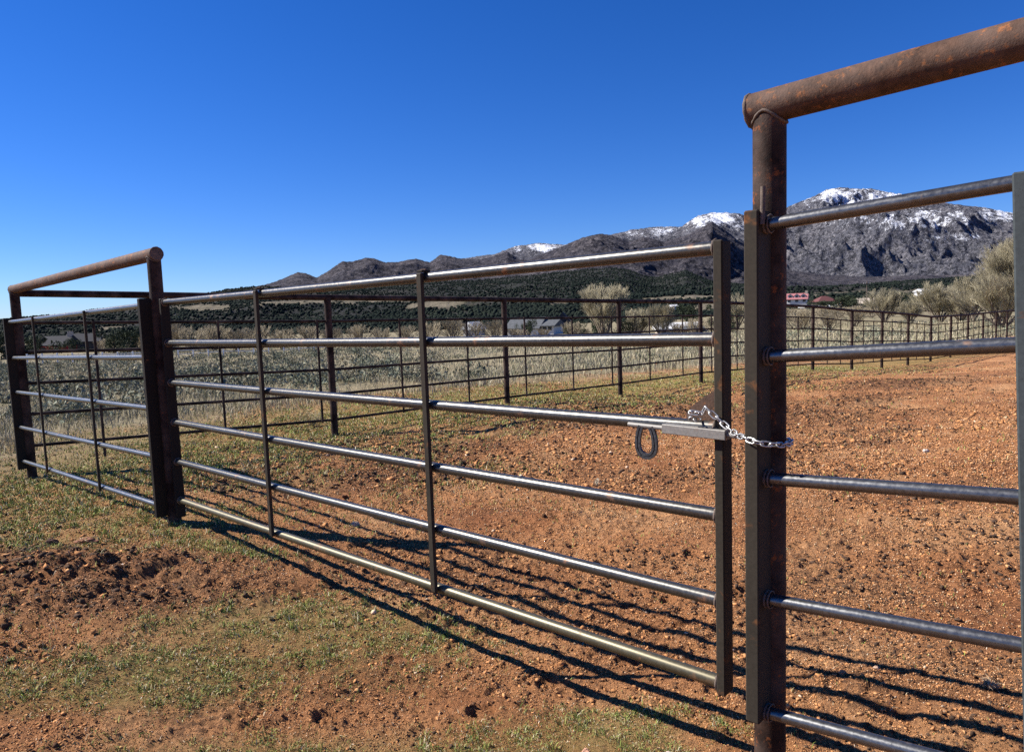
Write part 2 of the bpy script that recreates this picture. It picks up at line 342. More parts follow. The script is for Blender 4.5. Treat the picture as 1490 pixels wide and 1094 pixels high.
def build_ground():
    az_f = np.radians(np.arange(-41, 41.01, .115)); az_c1 = np.radians(np.arange(-180, -41, 2.2)); az_c2 = np.radians(np.arange(43, 180.1, 2.2))
    az = np.concatenate([az_c1, az_f, az_c2])
    r = [.3]
    while r[-1] < 15000:
        q = r[-1]; r.append(q * (1.03 if q < 1.3 else 1.0054 if q < 8 else 1.0075 if q < 45 else 1.035))
    r = np.array(r); Rg, Ag = np.meshgrid(r, az, indexing='ij'); X = (Rg * np.sin(Ag)).ravel(); Y = (Rg * np.cos(Ag)).ravel()
    Z = ground_h(X, Y); rr = np.hypot(X, Y); Z = Z - sstep(280, 2500, rr) * 6
    nr, na = Rg.shape; i, j = np.meshgrid(np.arange(nr - 1), np.arange(na - 1), indexing='ij'); b = (i * na + j).ravel()
    Fc = np.stack([b, b + 1, b + na + 1, b + na], 1)[:, ::-1]
    V = np.stack([X, Y, Z], 1); V = np.vstack([V, [[0, 0, float(Z[:na].mean())]]])
    g, d, f = masks(X, Y); ap = lambda q: np.concatenate([q, [0]])
    jj = np.arange(na - 1); ctr = len(V) - 1
    Fc = np.vstack([Fc, np.stack([jj, np.full(na - 1, ctr), np.full(na - 1, ctr), jj + 1], 1)[:0]])
    t = NT('red_soil')
    ga, da, fa = (t.attr(n)['Fac'] for n in ('grass', 'dark', 'field'))
    c = t.ramp(t.noise(1.1, 6, .6), [(.32, (.33, .13, .052)), (.5, (.48, .22, .092)), (.68, (.60, .33, .155))])
    c = t.mix(t.ramp(t.noise(55, 5, .75), [(.38, .85), (.51, 0.0)]), c, (.11, .05, .026))
    c = t.mix(t.ramp(t.noise(150, 3, .7), [(.60, 0.0), (.72, .5)]), c, (.60, .40, .25))
    dk = t.math('MULTIPLY', t.ramp(t.mix(.5, t.noise(9, 5, .7), t.noise(40, 4, .7)), [(.40, 1.0), (.56, .1)]), t.ramp(da, [(.08, .0), (.6, .9)]))
    c = t.mix(dk, c, (.085, .048, .028))
    ppl = t.ramp(t.noise(.9, 4, .6), [(.46, 0.0), (.60, .8)])
    c = t.mix(t.math('MULTIPLY', ppl, t.ramp(t.noise(28, 4, .7), [(.44, 1.0), (.54, 0.0)])), c, (.10, .052, .03))
    gcol = t.ramp(t.noise(45, 4, .7), [(.35, (.06, .07, .018)), (.55, (.19, .20, .055)), (.72, (.38, .33, .14))])
    c = t.mix(t.math('MULTIPLY', ga, .5), c, gcol)
    fc = t.ramp(t.noise(.55, 6, .65), [(.3, (.13, .125, .075)), (.5, (.27, .22, .13)), (.7, (.36, .29, .17))])
    fc = t.mix(t.ramp(t.noise(9, 5, .7), [(.45, .0), (.6, .6)]), fc, (.09, .09, .06))
    c = t.mix(t.math('MULTIPLY', fa, t.math('SUBTRACT', 1.0, t.math('MULTIPLY', ga, .6))), c, fc)
    t.bump(t.mix(.5, t.noise(60, 6, .8), t.noise(210, 4, .8)), .03, 1.0)
    mat = t.fin(c, .95, 0, .12)
    o = mesh_np('ground', V, Fc, mat, None, True, {'grass': ap(g), 'dark': ap(d), 'field': ap(f)})
    tag(o, 'red dirt ground of the pen with patches of short grass, running out to the field', None, None, 'structure')
build_ground()

# ------------------------------------------------------------------ hills and mountains (three ranges at their own distances)
def layer(name, label, sil, base, r0, r1, mat, amp, scl, seed, nr=150, daz=.09, power=1.0, warp=0, attr=None, ext=.25, sharp=False):
    sa = np.array([angles(*p) for p in sil]); ba = np.array([angles(*p) for p in base])
    az = np.radians(np.arange(-62, 62.01, daz)); t = np.linspace(0, 1 + ext, int(nr * (1 + ext)))
    Tg, Ag = np.meshgrid(t, az, indexing='ij'); r = r0 * (r1 / r0) ** np.minimum(Tg, 1) * (1 + np.maximum(Tg - 1, 0) * .6)
    X = r * np.sin(Ag); Y = r * np.cos(Ag)
    es = np.interp(Ag, sa[:, 0], sa[:, 1]); eb = np.interp(Ag, ba[:, 0], ba[:, 1]); tt = np.minimum(Tg, 1)
    nz = ridged(X / scl, Y / scl, seed, 6) - .5
    e = eb + (es - eb) * tt ** power
    bell = np.clip(4 * tt * (1 - tt), 0, 1) ** .7
    # the ridge line itself keeps its measured outline, its flanks are cut by gullies
    Z = EYE + r * e + nz * amp * bell * np.clip((es - eb) * r1 / (1.7 * amp), .05, 1)
    Z = Z + (fbm(Ag * 400, Tg * 3, seed + 50, 3) - .5) * (r1 * .0016) * sstep(.7, 1, tt)
    Z = Z - np.maximum(Tg - 1, 0) * (es - eb) * r * 2.2
    a = {'h': tt.ravel()}
    if attr: a.update(attr(X, Y, Z, tt, Ag))
    nr_, na = Tg.shape; i, j = np.meshgrid(np.arange(nr_ - 1), np.arange(na - 1), indexing='ij'); b = (i * na + j).ravel()
    Fc = np.stack([b, b + na, b + na + 1, b + 1], 1)
    o = mesh_np(name, np.stack([X.ravel(), Y.ravel(), Z.ravel()], 1), Fc, mat, None, True, {k: np.asarray(v).ravel() for k, v in a.items()})
    tag(o, label, None, None, 'structure')
    return X, Y, Z, Tg, Ag

SIL1 = [(-900, 520), (-300, 480), (0, 464.8), (40, 461), (100, 456.8), (140, 450), (207, 443.7), (270, 432), (340, 419.8), (368, 417), (391, 416), (420, 418), (480, 416), (560, 412), (640, 410), (700, 407), (780, 400), (860, 391), (898, 390),
        (914, 393), (940, 402), (955, 404), (998, 393), (1026, 404.6), (1042, 410), (1144, 418), (1220, 416), (1300, 410), (1420, 402), (1490, 398), (1700, 400), (2300, 420)]
SIL2 = [(-900, 540), (200, 470), (300, 440), (340, 424), (391, 413), (410.5, 405.7), (433, 396.4), (447, 398), (461, 404), (475, 396), (498, 380), (515, 381.7), (531.7, 375), (543, 376), (560, 382), (582, 381), (605, 376.7), (625, 382), (641.6, 370.5), (653, 372.7), (672.6, 376.7),
        (700, 378), (720, 372), (738, 366), (753, 376.5), (768, 379), (781, 372.7), (822, 357.4), (847.6, 346), (873, 340), (893.5, 343), (915, 352), (937, 344), (965, 352), (1000, 342), (1036, 322.4), (1051.6, 333), (1075, 352), (1110, 376), (1144, 392), (1200, 400), (1260, 403), (1300, 402), (1400, 400), (1490, 396), (1900, 390), (2300, 420)]
SIL3 = [(-900, 560), (400, 470), (600, 400), (650, 382), (672, 376.5), (700, 372), (720, 370), (730, 366), (750, 358.7), (783.8, 354.8), (804, 355.6), (829.7, 356.6), (850, 350), (893.5, 340.8), (924, 334.4), (944.5, 330.6), (965, 330), (993, 330), (1003, 323), (1016, 315), (1036, 309.7), (1056.7, 310.7), (1074.6, 310.7),
        (1085, 314.8), (1096, 312), (1120, 308), (1144, 302), (1161, 294.4), (1185, 285.3), (1203, 275.6), (1221, 272.6), (1245.4, 274.7), (1269.5, 274.7), (1290.7, 280.8), (1311.8, 285.3), (1330, 287.7), (1402, 299), (1432.6, 302), (1470, 309.5), (1560, 320), (1700, 345), (2000, 400), (2300, 430)]
BASE1 = [(-900, 560), (0, 512), (300, 498), (500, 488), (700, 480), (850, 474), (1000, 464), (1160, 449), (1300, 452), (1480, 452), (2300, 440)]
def lower(s, k): return [(u, v + k) for u, v in s]
def m_forest():
    t = NT('forest_slope_ground')
    c = t.ramp(t.noise(.006, 6, .65), [(.3, (.022, .024, .024)), (.55, (.042, .041, .038)), (.75, (.075, .067, .055))])
    sp = t.ramp(t.voro(.14), [(.28, 1.0), (.5, 0.0)]); c = t.mix(t.math('MULTIPLY', sp, .85), c, (.018, .022, .014))
    c = t.mix(t.attr('bare')['Fac'], c, t.ramp(t.noise(.05, 5, .7), [(.35, (.10, .088, .06)), (.65, (.19, .16, .115))]))
    t.bump(t.noise(.12, 5, .7), 5, .8)
    return t.fin(c, 1, 0, .05)
def m_rock(name, lo, mid, hi, snow=False):
    t = NT(name)
    c = t.ramp(t.noise(.0035, 7, .7), [(.3, lo), (.5, mid), (.72, hi)])
    c = t.mix(t.ramp(t.noise(.03, 6, .8), [(.45, .85), (.53, 0.0)]), c, tuple(x * .35 for x in lo))
    c = t.mix(t.ramp(t.noise(.05, 4, .8), [(.55, .0), (.64, .6)]), c, tuple(min(1, x * 1.7) for x in hi))
    if snow:
        s = t.attr('snow')['Fac']; sn = t.ramp(t.math('ADD', s, t.math('MULTIPLY', t.math('SUBTRACT', t.noise(.014, 9, .9), .5), 3.0)), [(.46, 0.0), (.54, 1.0)])
        c = t.mix(sn, c, (.85, .87, .92))
    t.bump(t.noise(.02, 7, .75), 45 if snow else 22, 1.0)
    return t.fin(c, .95, 0, .1)
def bare_attr(X, Y, Z, tt, Ag):
    b = np.zeros_like(X)
    for (u, v, wu, wv) in [(560, 437, 90, 3.2), (640, 443, 60, 5), (440, 440, 80, 2.5), (300, 448, 40, 4), (990, 434, 60, 3), (1040, 447, 40, 6), (850, 440, 60, 3.2), (160, 478, 20, 2.5), (1200, 428, 60, 2), (1360, 424, 50, 2.5)]:
        a, e = angles(u, v); E_ = (Z - EYE) / np.hypot(X, Y); wv = wv * 1.25
        b = np.maximum(b, np.exp(-((Ag - a) / (wu / F)) ** 2 - ((E_ - e) / (wv / F)) ** 2))
    return {'bare': np.clip(sstep(.3, .6, b + (fbm(X / 40, Y / 40, 5, 3) - .5) * .5), 0, 1)}
def snow_attr(X, Y, Z, tt, Ag):
    s = np.zeros_like(X); E_ = (Z - EYE) / np.hypot(X, Y)
    for (u, v, wu, wv, k, sh) in [(790, 360, 45, 9, 1.0, 0), (880, 350, 40, 8, .62, 0), (950, 338, 50, 9, .75, 0), (1040, 318, 45, 12, 1.0, 0), (1085, 325, 30, 14, .62, 0), (1170, 292, 30, 12, .62, 0),
                              (1225, 283, 35, 14, 1.15, 0), (1280, 293, 60, 16, 1.1, 0), (1250, 318, 70, 14, .56, 0), (1330, 320, 80, 20, .66, 0), (1440, 312, 60, 16, .72, 0), (1390, 345, 50, 8, .5, 0), (1150, 320, 40, 10, .5, 0)]:
        a, e = angles(u, v)
        s = np.maximum(s, k * np.exp(-((Ag - a) / (wu / F)) ** 2 - ((E_ - e) / (wv / F)) ** 2))
    st = fbm(Ag * 90 + (E_ * 60), E_ * 25, 77, 4)                       # snow lies in gullies that run down the flank
    return {'snow': np.minimum(s * (.05 + 1.12 * st), .63)}
L3 = layer('mountain', 'distant rocky range with a snow-streaked summit on the right', SIL3, lower(SIL2, 26), 5200, 8600, m_rock('high_rock', (.07, .073, .09), (.135, .133, .152), (.24, .225, .23), True), 900, 1000, 5, 190, .07, .9, attr=snow_attr)
L2 = layer('brown_hills', 'dark brown rocky hills in front of the snowy range', SIL2, lower(SIL1, 10), 2700, 4600, m_rock('hill_rock', (.032, .031, .040), (.062, .057, .066), (.12, .105, .105)), 420, 600, 15, 150, .08, .9)
L1 = layer('forest_slope', 'long dark juniper-covered slope below the hills', SIL1, BASE1, 250, 2300, m_forest(), 26, 260, 25, 150, .1, .85, attr=bare_attr)

# juniper woodland on the slope: nobody could count it
def ico():
    p = (1 + 5 ** .5) / 2
    V = np.array([(-1, p, 0), (1, p, 0), (-1, -p, 0), (1, -p, 0), (0, -1, p), (0, 1, p), (0, -1, -p), (0, 1, -p), (p, 0, -1), (p, 0, 1), (-p, 0, -1), (-p, 0, 1)], float); V /= np.linalg.norm(V[0])
    Fc = np.array([(0, 11, 5), (0, 5, 1), (0, 1, 7), (0, 7, 10), (0, 10, 11), (1, 5, 9), (5, 11, 4), (11, 10, 2), (10, 7, 6), (7, 1, 8), (3, 9, 4), (3, 4, 2), (3, 2, 6), (3, 6, 8), (3, 8, 9), (4, 9, 5), (2, 4, 11), (6, 2, 10), (8, 6, 7), (9, 8, 1)])
    return V, Fc
IV, IF = ico()
def scatter_blobs(P, S, jit=.25, flat=1.0, rng=RNG):
    n = len(P); V = IV[None] * (1 + (rng.random((n, 12, 1)) - .5) * 2 * jit) * rng.uniform(.55, 1.45, (n, 1, 3)) ** (1 if jit > .5 else 0)
    a = rng.random(n) * 6.283; c, s = np.cos(a), np.sin(a)
    X = V[:, :, 0] * c[:, None] - V[:, :, 1] * s[:, None]; Y = V[:, :, 0] * s[:, None] + V[:, :, 1] * c[:, None]
    V = np.stack([X, Y, V[:, :, 2] * flat], 2) * S[:, None, None] + P[:, None, :]
    return V.reshape(-1, 3), (IF[None] + (np.arange(n) * 12)[:, None, None]).reshape(-1, 3)
def m_juniper():
    t = NT('juniper_green'); c = t.ramp(t.noise(.02, 4), [(.35, (.009, .014, .012)), (.65, (.024, .031, .023))]); t.bump(t.noise(1.5, 3), .6, 1); return t.fin(c, 1, 0, .05)
def build_wood():
    X, Y, Z, T, A_ = L1; nr, na = T.shape
    n = 120000; t = RNG.random(n) ** .9; a = np.radians(RNG.uniform(-44, 42, n))
    ti = t * (1 / T[1, 0]); ai = (a - A_[0, 0]) / (A_[0, 1] - A_[0, 0]); i = np.clip(ti.astype(int), 0, nr - 2); j = np.clip(ai.astype(int), 0, na - 2); fi = (ti - i); fj = ai - j
    def s(G): return (G[i, j] * (1 - fi) * (1 - fj) + G[i + 1, j] * fi * (1 - fj) + G[i, j + 1] * (1 - fi) * fj + G[i + 1, j + 1] * fi * fj)
    P = np.stack([s(X), s(Y), s(Z)], 1)
    b = bare_attr(P[:, 0], P[:, 1], P[:, 2], t, a)['bare']; dens = sstep(.25, .5, fbm(P[:, 0] / 90, P[:, 1] / 90, 61, 3))
    k = RNG.random(n) > np.maximum(b * .995, (1 - dens) * .6); P = P[k]; S = RNG.uniform(.4, 1.0, len(P)) * (1 + t[k] * 1.5); P[:, 2] += S * .5
    V, Fc = scatter_blobs(P, S, .3, 1.05)
    tag(mesh_np('juniper_woodland', V, Fc, m_juniper(), None, False), 'dark juniper woodland covering the far slope', 'woodland', None, 'stuff')
build_wood()

# ------------------------------------------------------------------ ground litter, grass, sagebrush (uncountable)
def polar(n, r0, r1, a0=-39, a1=38, p=1.0):
    r = r0 * (r1 / r0) ** (RNG.random(n) ** p); a = np.radians(RNG.uniform(a0, a1, n)); return r * np.sin(a), r * np.cos(a), r
def mat_attrcol(name, rough=.9, bump=None, trans=0.0):
    t = NT(name); c = t.attr('tint')['Color']
    if bump: t.bump(t.noise(bump, 3), .004, .8)
    m = t.fin(c, rough, 0, .15)
    return m
def build_clods():
    x, y, r = polar(300000, 1.5, 34, p=.9); g, d, f = masks(x, y)
    cl = fbm(x * 1.1, y * 1.1, 101, 3); k = RNG.random(len(x)) < (.05 + .95 * sstep(.44, .60, cl) + .7 * d) * (1 - .6 * g) * (1 - .85 * f)
    x, y, r, d, g = x[k], y[k], r[k], d[k], g[k]; S = (.0062 * RNG.random(len(x)) ** 10 + .0014) * np.clip(r / 2.4, .8, 5) * (1 + .4 * d)
    S = np.minimum(S, .02)
    z = ground_h(x, y) + S * .25; V, Fc = scatter_blobs(np.stack([x, y, z], 1), S, .7, .7)
    u = RNG.random(len(x)); pal = np.where((u < .48)[:, None], [.46, .215, .085], np.where((u < .84)[:, None], [.10, .05, .026], np.where((u < .99)[:, None], [.50, .26, .11], [.58, .42, .28])))
    dk = (RNG.random(len(x)) < np.maximum(d * .85, .75 * sstep(.46, .6, fbm(x * .8, y * .8, 303, 3))))[:, None]; pal = np.where(dk, [.075, .045, .028], pal) * RNG.uniform(.75, 1.25, (len(x), 1))
    tag(mesh_np('soil_clods', V, Fc, mat_attrcol('clod_earth', .95, 60), None, False, {'tint': np.repeat(pal, 12, 0)}), 'loose clods, manure crumbs and small stones strewn over the red dirt', 'clods', None, 'stuff')
build_clods()
def build_crumbs():
    x, y, r = polar(420000, 1.5, 15, p=.85); g, d, f = masks(x, y); cl = fbm(x * 3, y * 3, 401, 3)
    k = RNG.random(len(x)) < (.35 + .65 * sstep(.4, .6, cl)) * (1 - .5 * g) * (1 - f); x, y, r, d = x[k], y[k], r[k], d[k]; n = len(x)
    S = RNG.uniform(.0010, .0026, n) * np.clip(r / 2.3, .9, 3.5); O = np.array([(1, 0, 0), (0, 1, 0), (-1, 0, 0), (0, -1, 0), (0, 0, 1), (0, 0, -1)], float)
    V = O[None] * RNG.uniform(.6, 1.5, (n, 6, 1)); a = RNG.random(n) * 6.283; c, q = np.cos(a)[:, None], np.sin(a)[:, None]
    V = np.stack([V[:, :, 0] * c - V[:, :, 1] * q, V[:, :, 0] * q + V[:, :, 1] * c, V[:, :, 2] * .8 + V[:, :, 0] * .3], 2) * S[:, None, None] + np.stack([x, y, ground_h(x, y) + S * .5], 1)[:, None, :]
    Fo = np.array([(0, 1, 4), (1, 2, 4), (2, 3, 4), (3, 0, 4), (1, 0, 5), (2, 1, 5), (3, 2, 5), (0, 3, 5)]); Fc = (Fo[None] + (np.arange(n) * 6)[:, None, None]).reshape(-1, 3)
    pal = palette(n, [(.50, .23, .09), (.60, .33, .16), (.20, .09, .045), (.08, .045, .028), (.66, .48, .30)], [.42, .2, .2, .13, .05])
    tag(mesh_np('soil_crumbs', V.reshape(-1, 3), Fc, bpy.data.materials['clod_earth'], None, False, {'tint': np.repeat(pal, 6, 0)}), 'fine earth crumbs and grit covering the red dirt', 'soil crumbs', None, 'stuff')
def blades(name, label, cat, x, y, h, w, lean, pal, seg_bend=.5, kind='stuff'):
    n = len(x); z = ground_h(x, y) - .002; a = RNG.random(n) * 6.283; fa = RNG.random(n) * 6.283
    dx, dy = np.cos(a), np.sin(a); wx_, wy_ = -np.sin(fa), np.cos(fa); B = np.stack([x, y, z], 1); W_ = np.stack([wx_, wy_, np.zeros(n)], 1) * w[:, None] / 2
    L = np.stack([dx * lean, dy * lean, np.zeros(n)], 1) * h[:, None]; U = np.zeros((n, 3)); U[:, 2] = h
    v = np.stack([B - W_, B + W_, B + W_ * .8 + U * .6 + L * .3, B - W_ * .8 + U * .6 + L * .3, B + U * (1 - .3 * lean[:, None] ** 2) + L], 1)
    V = v.reshape(-1, 3); b = (np.arange(n) * 5)[:, None]; F3 = np.concatenate([b + [0, 1, 2], b + [0, 2, 3], b + [3, 2, 4]], 0)
    return tag(mesh_np(name, V, F3, mat_attrcol(name + '_blades', .8), None, False, {'tint': np.repeat(pal, 5, 0)}), label, cat, None, kind)
def palette(n, cols, wts):
    i = RNG.choice(len(cols), n, p=np.array(wts) / sum(wts)); return np.array(cols)[i] * RNG.uniform(.7, 1.3, (n, 1))
build_crumbs()
def build_short_grass():
    x, y, r = polar(760000, 1.6, 26, p=.85); g, d, f = masks(x, y); cl = fbm(x * 7, y * 7, 131, 3); tf = vnoise(x * 22, y * 22, 133)
    k = RNG.random(len(x)) < np.clip(g * 2.1 * sstep(.32, .52, cl) * (.40 + sstep(.42, .72, tf)) + .012, 0, 1) * (1 - .6 * f); x, y, r, tf = x[k], y[k], r[k], tf[k]; n = len(x); s = np.clip(r / 3.0, .75, 3.2)
    pal = palette(n, [(.20, .25, .05), (.33, .36, .10), (.08, .12, .028), (.42, .36, .18), (.60, .52, .34)], [.32, .25, .16, .17, .10])
    blades('short_grass', 'short green and straw grass in patches on the dirt', 'grass', x, y, RNG.uniform(.006, .022, n) * (.6 + .8 * sstep(.4, .85, tf)) * np.clip(s, 1, 2.2), RNG.uniform(.0018, .0036, n) * s, RNG.uniform(.2, 1.3, n), pal)
build_short_grass()
def build_straw():
    x, y, r = polar(5200, 1.6, 12); n = len(x); g, d, f = masks(x, y); k = RNG.random(n) < .25 + .75 * np.clip(g * 2, 0, 1); x, y, r = x[k], y[k], r[k]; n = len(x)
    pal = palette(n, [(.62, .52, .36), (.5, .38, .25), (.7, .63, .5)], [.5, .3, .2])
    blades('straw_litter', 'dry straw bits lying on the dirt', 'straw', x, y, RNG.uniform(.006, .014, n), RNG.uniform(.0014, .0026, n) * np.clip(r / 2.5, 1, 3), RNG.uniform(2, 5, n), pal)
build_straw()
def build_field():
    x, y, r = polar(230000, 9, 110, -40, 40, p=.8); g, d, f = masks(x, y); fd = far_dist(x, y); cl = fbm(x * .35, y * .35, 141, 4)
    k = RNG.random(len(x)) < f * (.15 + .85 * sstep(.42, .6, cl)) * (fd > 2.5); x, y, r = x[k], y[k], r[k]; n = len(x); s = np.clip(r / 14, .8, 5)
    pal = palette(n, [(.42, .36, .23), (.32, .28, .17), (.54, .47, .33), (.20, .215, .12)], [.35, .25, .2, .20])
    right = sstep(-.1, .45, x / np.maximum(y, 1))
    blades('field_grass', 'tall dry tan grass filling the field beyond the back fence', 'grass', x, y, RNG.uniform(.06, .20, n) * (.5 + 1.1 * fbm(x * .5, y * .5, 307, 3)) * (1 + .8 * right), RNG.uniform(.006, .012, n) * s, RNG.uniform(.1, .8, n), pal)
build_field()
def build_sage():
    x, y, r = polar(5200, 11, 120, -42, 40, p=.8); g, d, f = masks(x, y); fd = far_dist(x, y); cl = fbm(x * .13, y * .13, 151, 3)
    left = sstep(.25, -.35, x / y); k = RNG.random(len(x)) < f * (fd > 5) * (.06 + .94 * sstep(.44 - .08 * left, .6, cl)) * (.18 + .5 * left + .2 * (r > 60)); x, y, r = x[k], y[k], r[k]; n = len(x)
    S = RNG.uniform(.14, .52, n) * RNG.uniform(.8, 1.2, n) * (1 + .35 * (r > 45)); z = ground_h(x, y, False); m = 110
    u = RNG.random((n, m)) ** .45; ph = RNG.random((n, m)) * 6.283; ct = RNG.random((n, m)) ** .8; st = np.sqrt(1 - ct ** 2)
    lob = 1 + .35 * np.sin(ph * 3 + RNG.random((n, 1)) * 6) + .2 * np.sin(ph * 7)
    P = np.stack([x[:, None] + S[:, None] * u * st * np.cos(ph) * lob * 1.15, y[:, None] + S[:, None] * u * st * np.sin(ph) * lob * 1.15, z[:, None] + S[:, None] * u * ct * .95 + .02], 2).reshape(-1, 3)
    N = len(P); q = RNG.normal(size=(N, 3, 3)); q /= np.linalg.norm(q, axis=2, keepdims=True); q[:, :, 2] *= 1.1; ls = np.repeat(S * .14, m)[:, None, None]
    V = (P[:, None, :] + q * ls * RNG.uniform(.5, 1.2, (N, 1, 1))).reshape(-1, 3); Fc = np.arange(N * 3).reshape(-1, 3)
    pal = np.repeat(palette(n, [(.16, .175, .12), (.23, .235, .165), (.10, .11, .07), (.30, .27, .18)], [.35, .3, .15, .2]), m, 0) * RNG.uniform(.6, 1.35, (N, 1))
    tag(mesh_np('sagebrush', V, Fc, mat_attrcol('sage_leaves', .9), None, False, {'tint': np.repeat(pal, 3, 0)}), 'grey-green sagebrush scattered over the field behind the pen', 'sagebrush', None, 'stuff')
build_sage()

# ------------------------------------------------------------------ front fence, gate and chain
def weld(parent, c, axis, R, r=.005, name='weld_bead'):
    return MB().torus(c, axis, R, r, 22, 6, bump=.25).build(name, M['weld'], parent)
RB = .0445
def post(p, zt, zb, r, label, mat, group=None):
    e = tag(MB().tube([(p.x, p.y, zb - .25), (p.x, p.y, zt)], r, 28).build('fence_post', mat, None, None, (p.x, p.y, zb)), label, 'fence post', group)
    ps = []
    for k in range(29):
        t = 2 * math.pi * k / 28; q = loc(p, math.cos(t) * (r + .001), math.sin(t) * (r + .001)); ps.append((q.x, q.y, zt + .024 - math.sqrt(max(0, (RB + .002) ** 2 - (r * math.sin(t)) ** 2)) - .002))
    MB().tube(ps, [.0042 + .001 * math.sin(k * 2.7) for k in range(29)], 7, False).build('weld_bead', M['weld'], e)
    return e
RB = .0445
def top_pipe(a, b, r, label, mat, capmat=None, group=None, caps=(True, False)):
    e = MB().tube([a, b], r, 32).build('top_pipe', mat, None, None, a); tag(e, label, 'top rail', group)
    d = (Vector(b) - Vector(a)).normalized()
    for use, c in zip(caps, (a, b)):
        if use: MB().torus(c, d, r * .93, .006, 28, 8, bump=.15).tube([Vector(c) - d * .004, Vector(c) + d * .004], r * .9, 28).build('end_cap', M['weld'], e)
    return e
post(P0, 1.862, -.13, RB, 'thick rusty steel post beside the chained end of the gate', M['rust_post_shaded'], 'posts of the front fence')
post(PH, 1.79, -.02, RB, 'rusty steel post that carries the gate hinges', M['rust_dark'], 'posts of the front fence')
post(PC, 1.71, -.22, RB, 'dark corner post at the left end where both fence lines meet', M['rust_dark'], 'posts of the front fence')
zr = lambda a: 1.888 + .03 * a / .6
top_pipe(loc(P0, -.052, 0, 1.886), loc(P0, 2.6, 0, 1.99), RB + .001, 'thick rusty top pipe rising out of the picture at upper right', M['rust'])
top_pipe(loc(PH, .052, 0, 1.816), (PC.x - .03, PC.y + .03, 1.738), RB, 'rusty top pipe over the short left panel', M['rust'], caps=(True, True))

def rect_tube(c0, c1, hx, hy, name, mat, parent, label=None):
    c0, c1 = Vector(c0), Vector(c1); ax = (c1 - c0) / 2
    return MB().box((c0 + c1) / 2, DV * hx, NV * hy, ax, .004).build(name, mat, parent, label)
def panel(p, q, zl, zr_, rrail, label, stiles, braces, off=-.07, ext=(0.0, 0.0), group='panels of the front fence'):
    """p,q: rail ends (xy); zl, zr_: heights of the five rails at each end"""
    p, q = Vector(p), Vector(q); e = empty('pipe_fence_section', (p.x, p.y, 0), label, 'fence panel', group)
    for i in range(5):
        a = Vector((p.x, p.y, zl[i])); b = Vector((q.x, q.y, zr_[i])); d = b - a
        MB().tube([a - d.normalized() * ext[0], b + d.normalized() * ext[1]], rrail, 20).build('rail', M['rail'], e)
    return e
# right panel, welded to the latch post
zR0 = [1.562, 1.208, .87, .524, .19]; zR1 = [1.594, 1.244, .905, .565, .244]
pa = loc(P0, .015, -.075); pb = loc(P0, .57, -.075)
zi = lambda k, a: zR0[k] + (zR1[k] - zR0[k]) * (a / .56)
e = panel(pa, loc(P0, 2.6, -.075), [zi(k, .0) for k in range(5)], [zi(k, 2.6) for k in range(5)], .0178, 'five-rail steel panel right of the latch post, cut by the right edge', None, None)
rect_tube(loc(P0, .000, -.075, .172), loc(P0, .000, -.075, 1.60), .020, .049, 'stile', M['stile'], e)
for k in range(5): weld(e, loc(P0, .0225, -.075, zi(k, .02)), DV, .022, .0042)
for k in range(5): weld(e, loc(P0, .034, -.075, zi(k, .03)), DV, .024, .0025, 'weld_bead')
rect_tube(loc(P0, .668, -.108, .08), loc(P0, .602, -.100, 1.612), .034, .0125, 'brace', M['gray_strap'], e)
MB().tube([loc(P0, .026, -.11, 1.56), loc(P0, .024, -.10, 1.66)], .007, 8).build('weld_run', M['weld'], e)
# left panel, between corner and hinge post
lz0 = [1.408, 1.047, .699, .338, -.013]; lz1 = [1.466, 1.113, .760, .425, .078]
la = Vector((-5.06, 7.275, 0)) ; lb = Vector((-2.60, 5.03, 0))
e = panel(loc(PC, .02, -.07), loc(PH, -.05, -.07), lz0, [z + .008 for z in lz1], .019, 'five-rail steel panel between the corner post and the hinge post', None, None)
rect_tube(loc(PH, -.012, -.072, .02), loc(PH, -.012, -.072, 1.52), .020, .047, 'stile', M['stile_shaded'], e)
rect_tube(loc(PC, .0, -.072, -.10), loc(PC, .0, -.072, 1.45), .020, .047, 'stile', M['stile_shaded'], e)
for u, s in ((58, .5), (133, .5)):
    d = ray(u, 575); n = np.array([NV.x, NV.y]); pp = loc(PH, 0, -.1); t = (n @ np.array([pp.x, pp.y])) / (n @ d[:2]); c = Vector((d[0] * t, d[1] * t, 0))
    k = (c - PC).length / (PH - PC).length
    rect_tube(c + Vector((0, 0, lz0[4] + (lz1[4] - lz0[4]) * k - .02)), c + Vector((0, 0, lz0[0] + (lz1[0] - lz0[0]) * k + .02)), .012, .009, 'brace', M['stile'], e)

# the gate
GR = Vector((.613, 2.106, 0)); GL = Vector((-2.30, 4.777, 0))
gzr = [1.519, 1.251, .986, .718, .451, .189]; gzl = [1.488, 1.217, .949, .68, .408, .139]
gate = empty('pipe_gate', (GL.x, GL.y, 0), 'closed six-rail steel pipe gate with two upright braces and a slide latch', 'gate')
gn = ['gate_rail'] * 5 + ['bottom_rail']
for k in range(6):
    a = Vector((GL.x, GL.y, gzl[k])); b = Vector((GR.x, GR.y, gzr[k])); o = MB().tube([a.lerp(b, j / 6) + Vector((0, 0, -.004 * math.sin(math.pi * j / 6))) for j in range(7)], .0208, 24).build('rail', M[gn[k]], gate)
    if k == 5: o['label'] = 'yellowed and scuffed bottom rail'
    weld(gate, b - DV * .003, DV, .0235, .0045); weld(gate, a + DV * .003, DV, .0235, .0045)
rect_tube(loc(GR, .016, 0, .160), loc(GR, .016, 0, 1.540), .0150, .029, 'stile', M['stile'], gate)
rect_tube(loc(GL, -.016, 0, .02), loc(GL, -.016, 0, 1.512), .0150, .029, 'stile', M['stile_shaded'], gate)
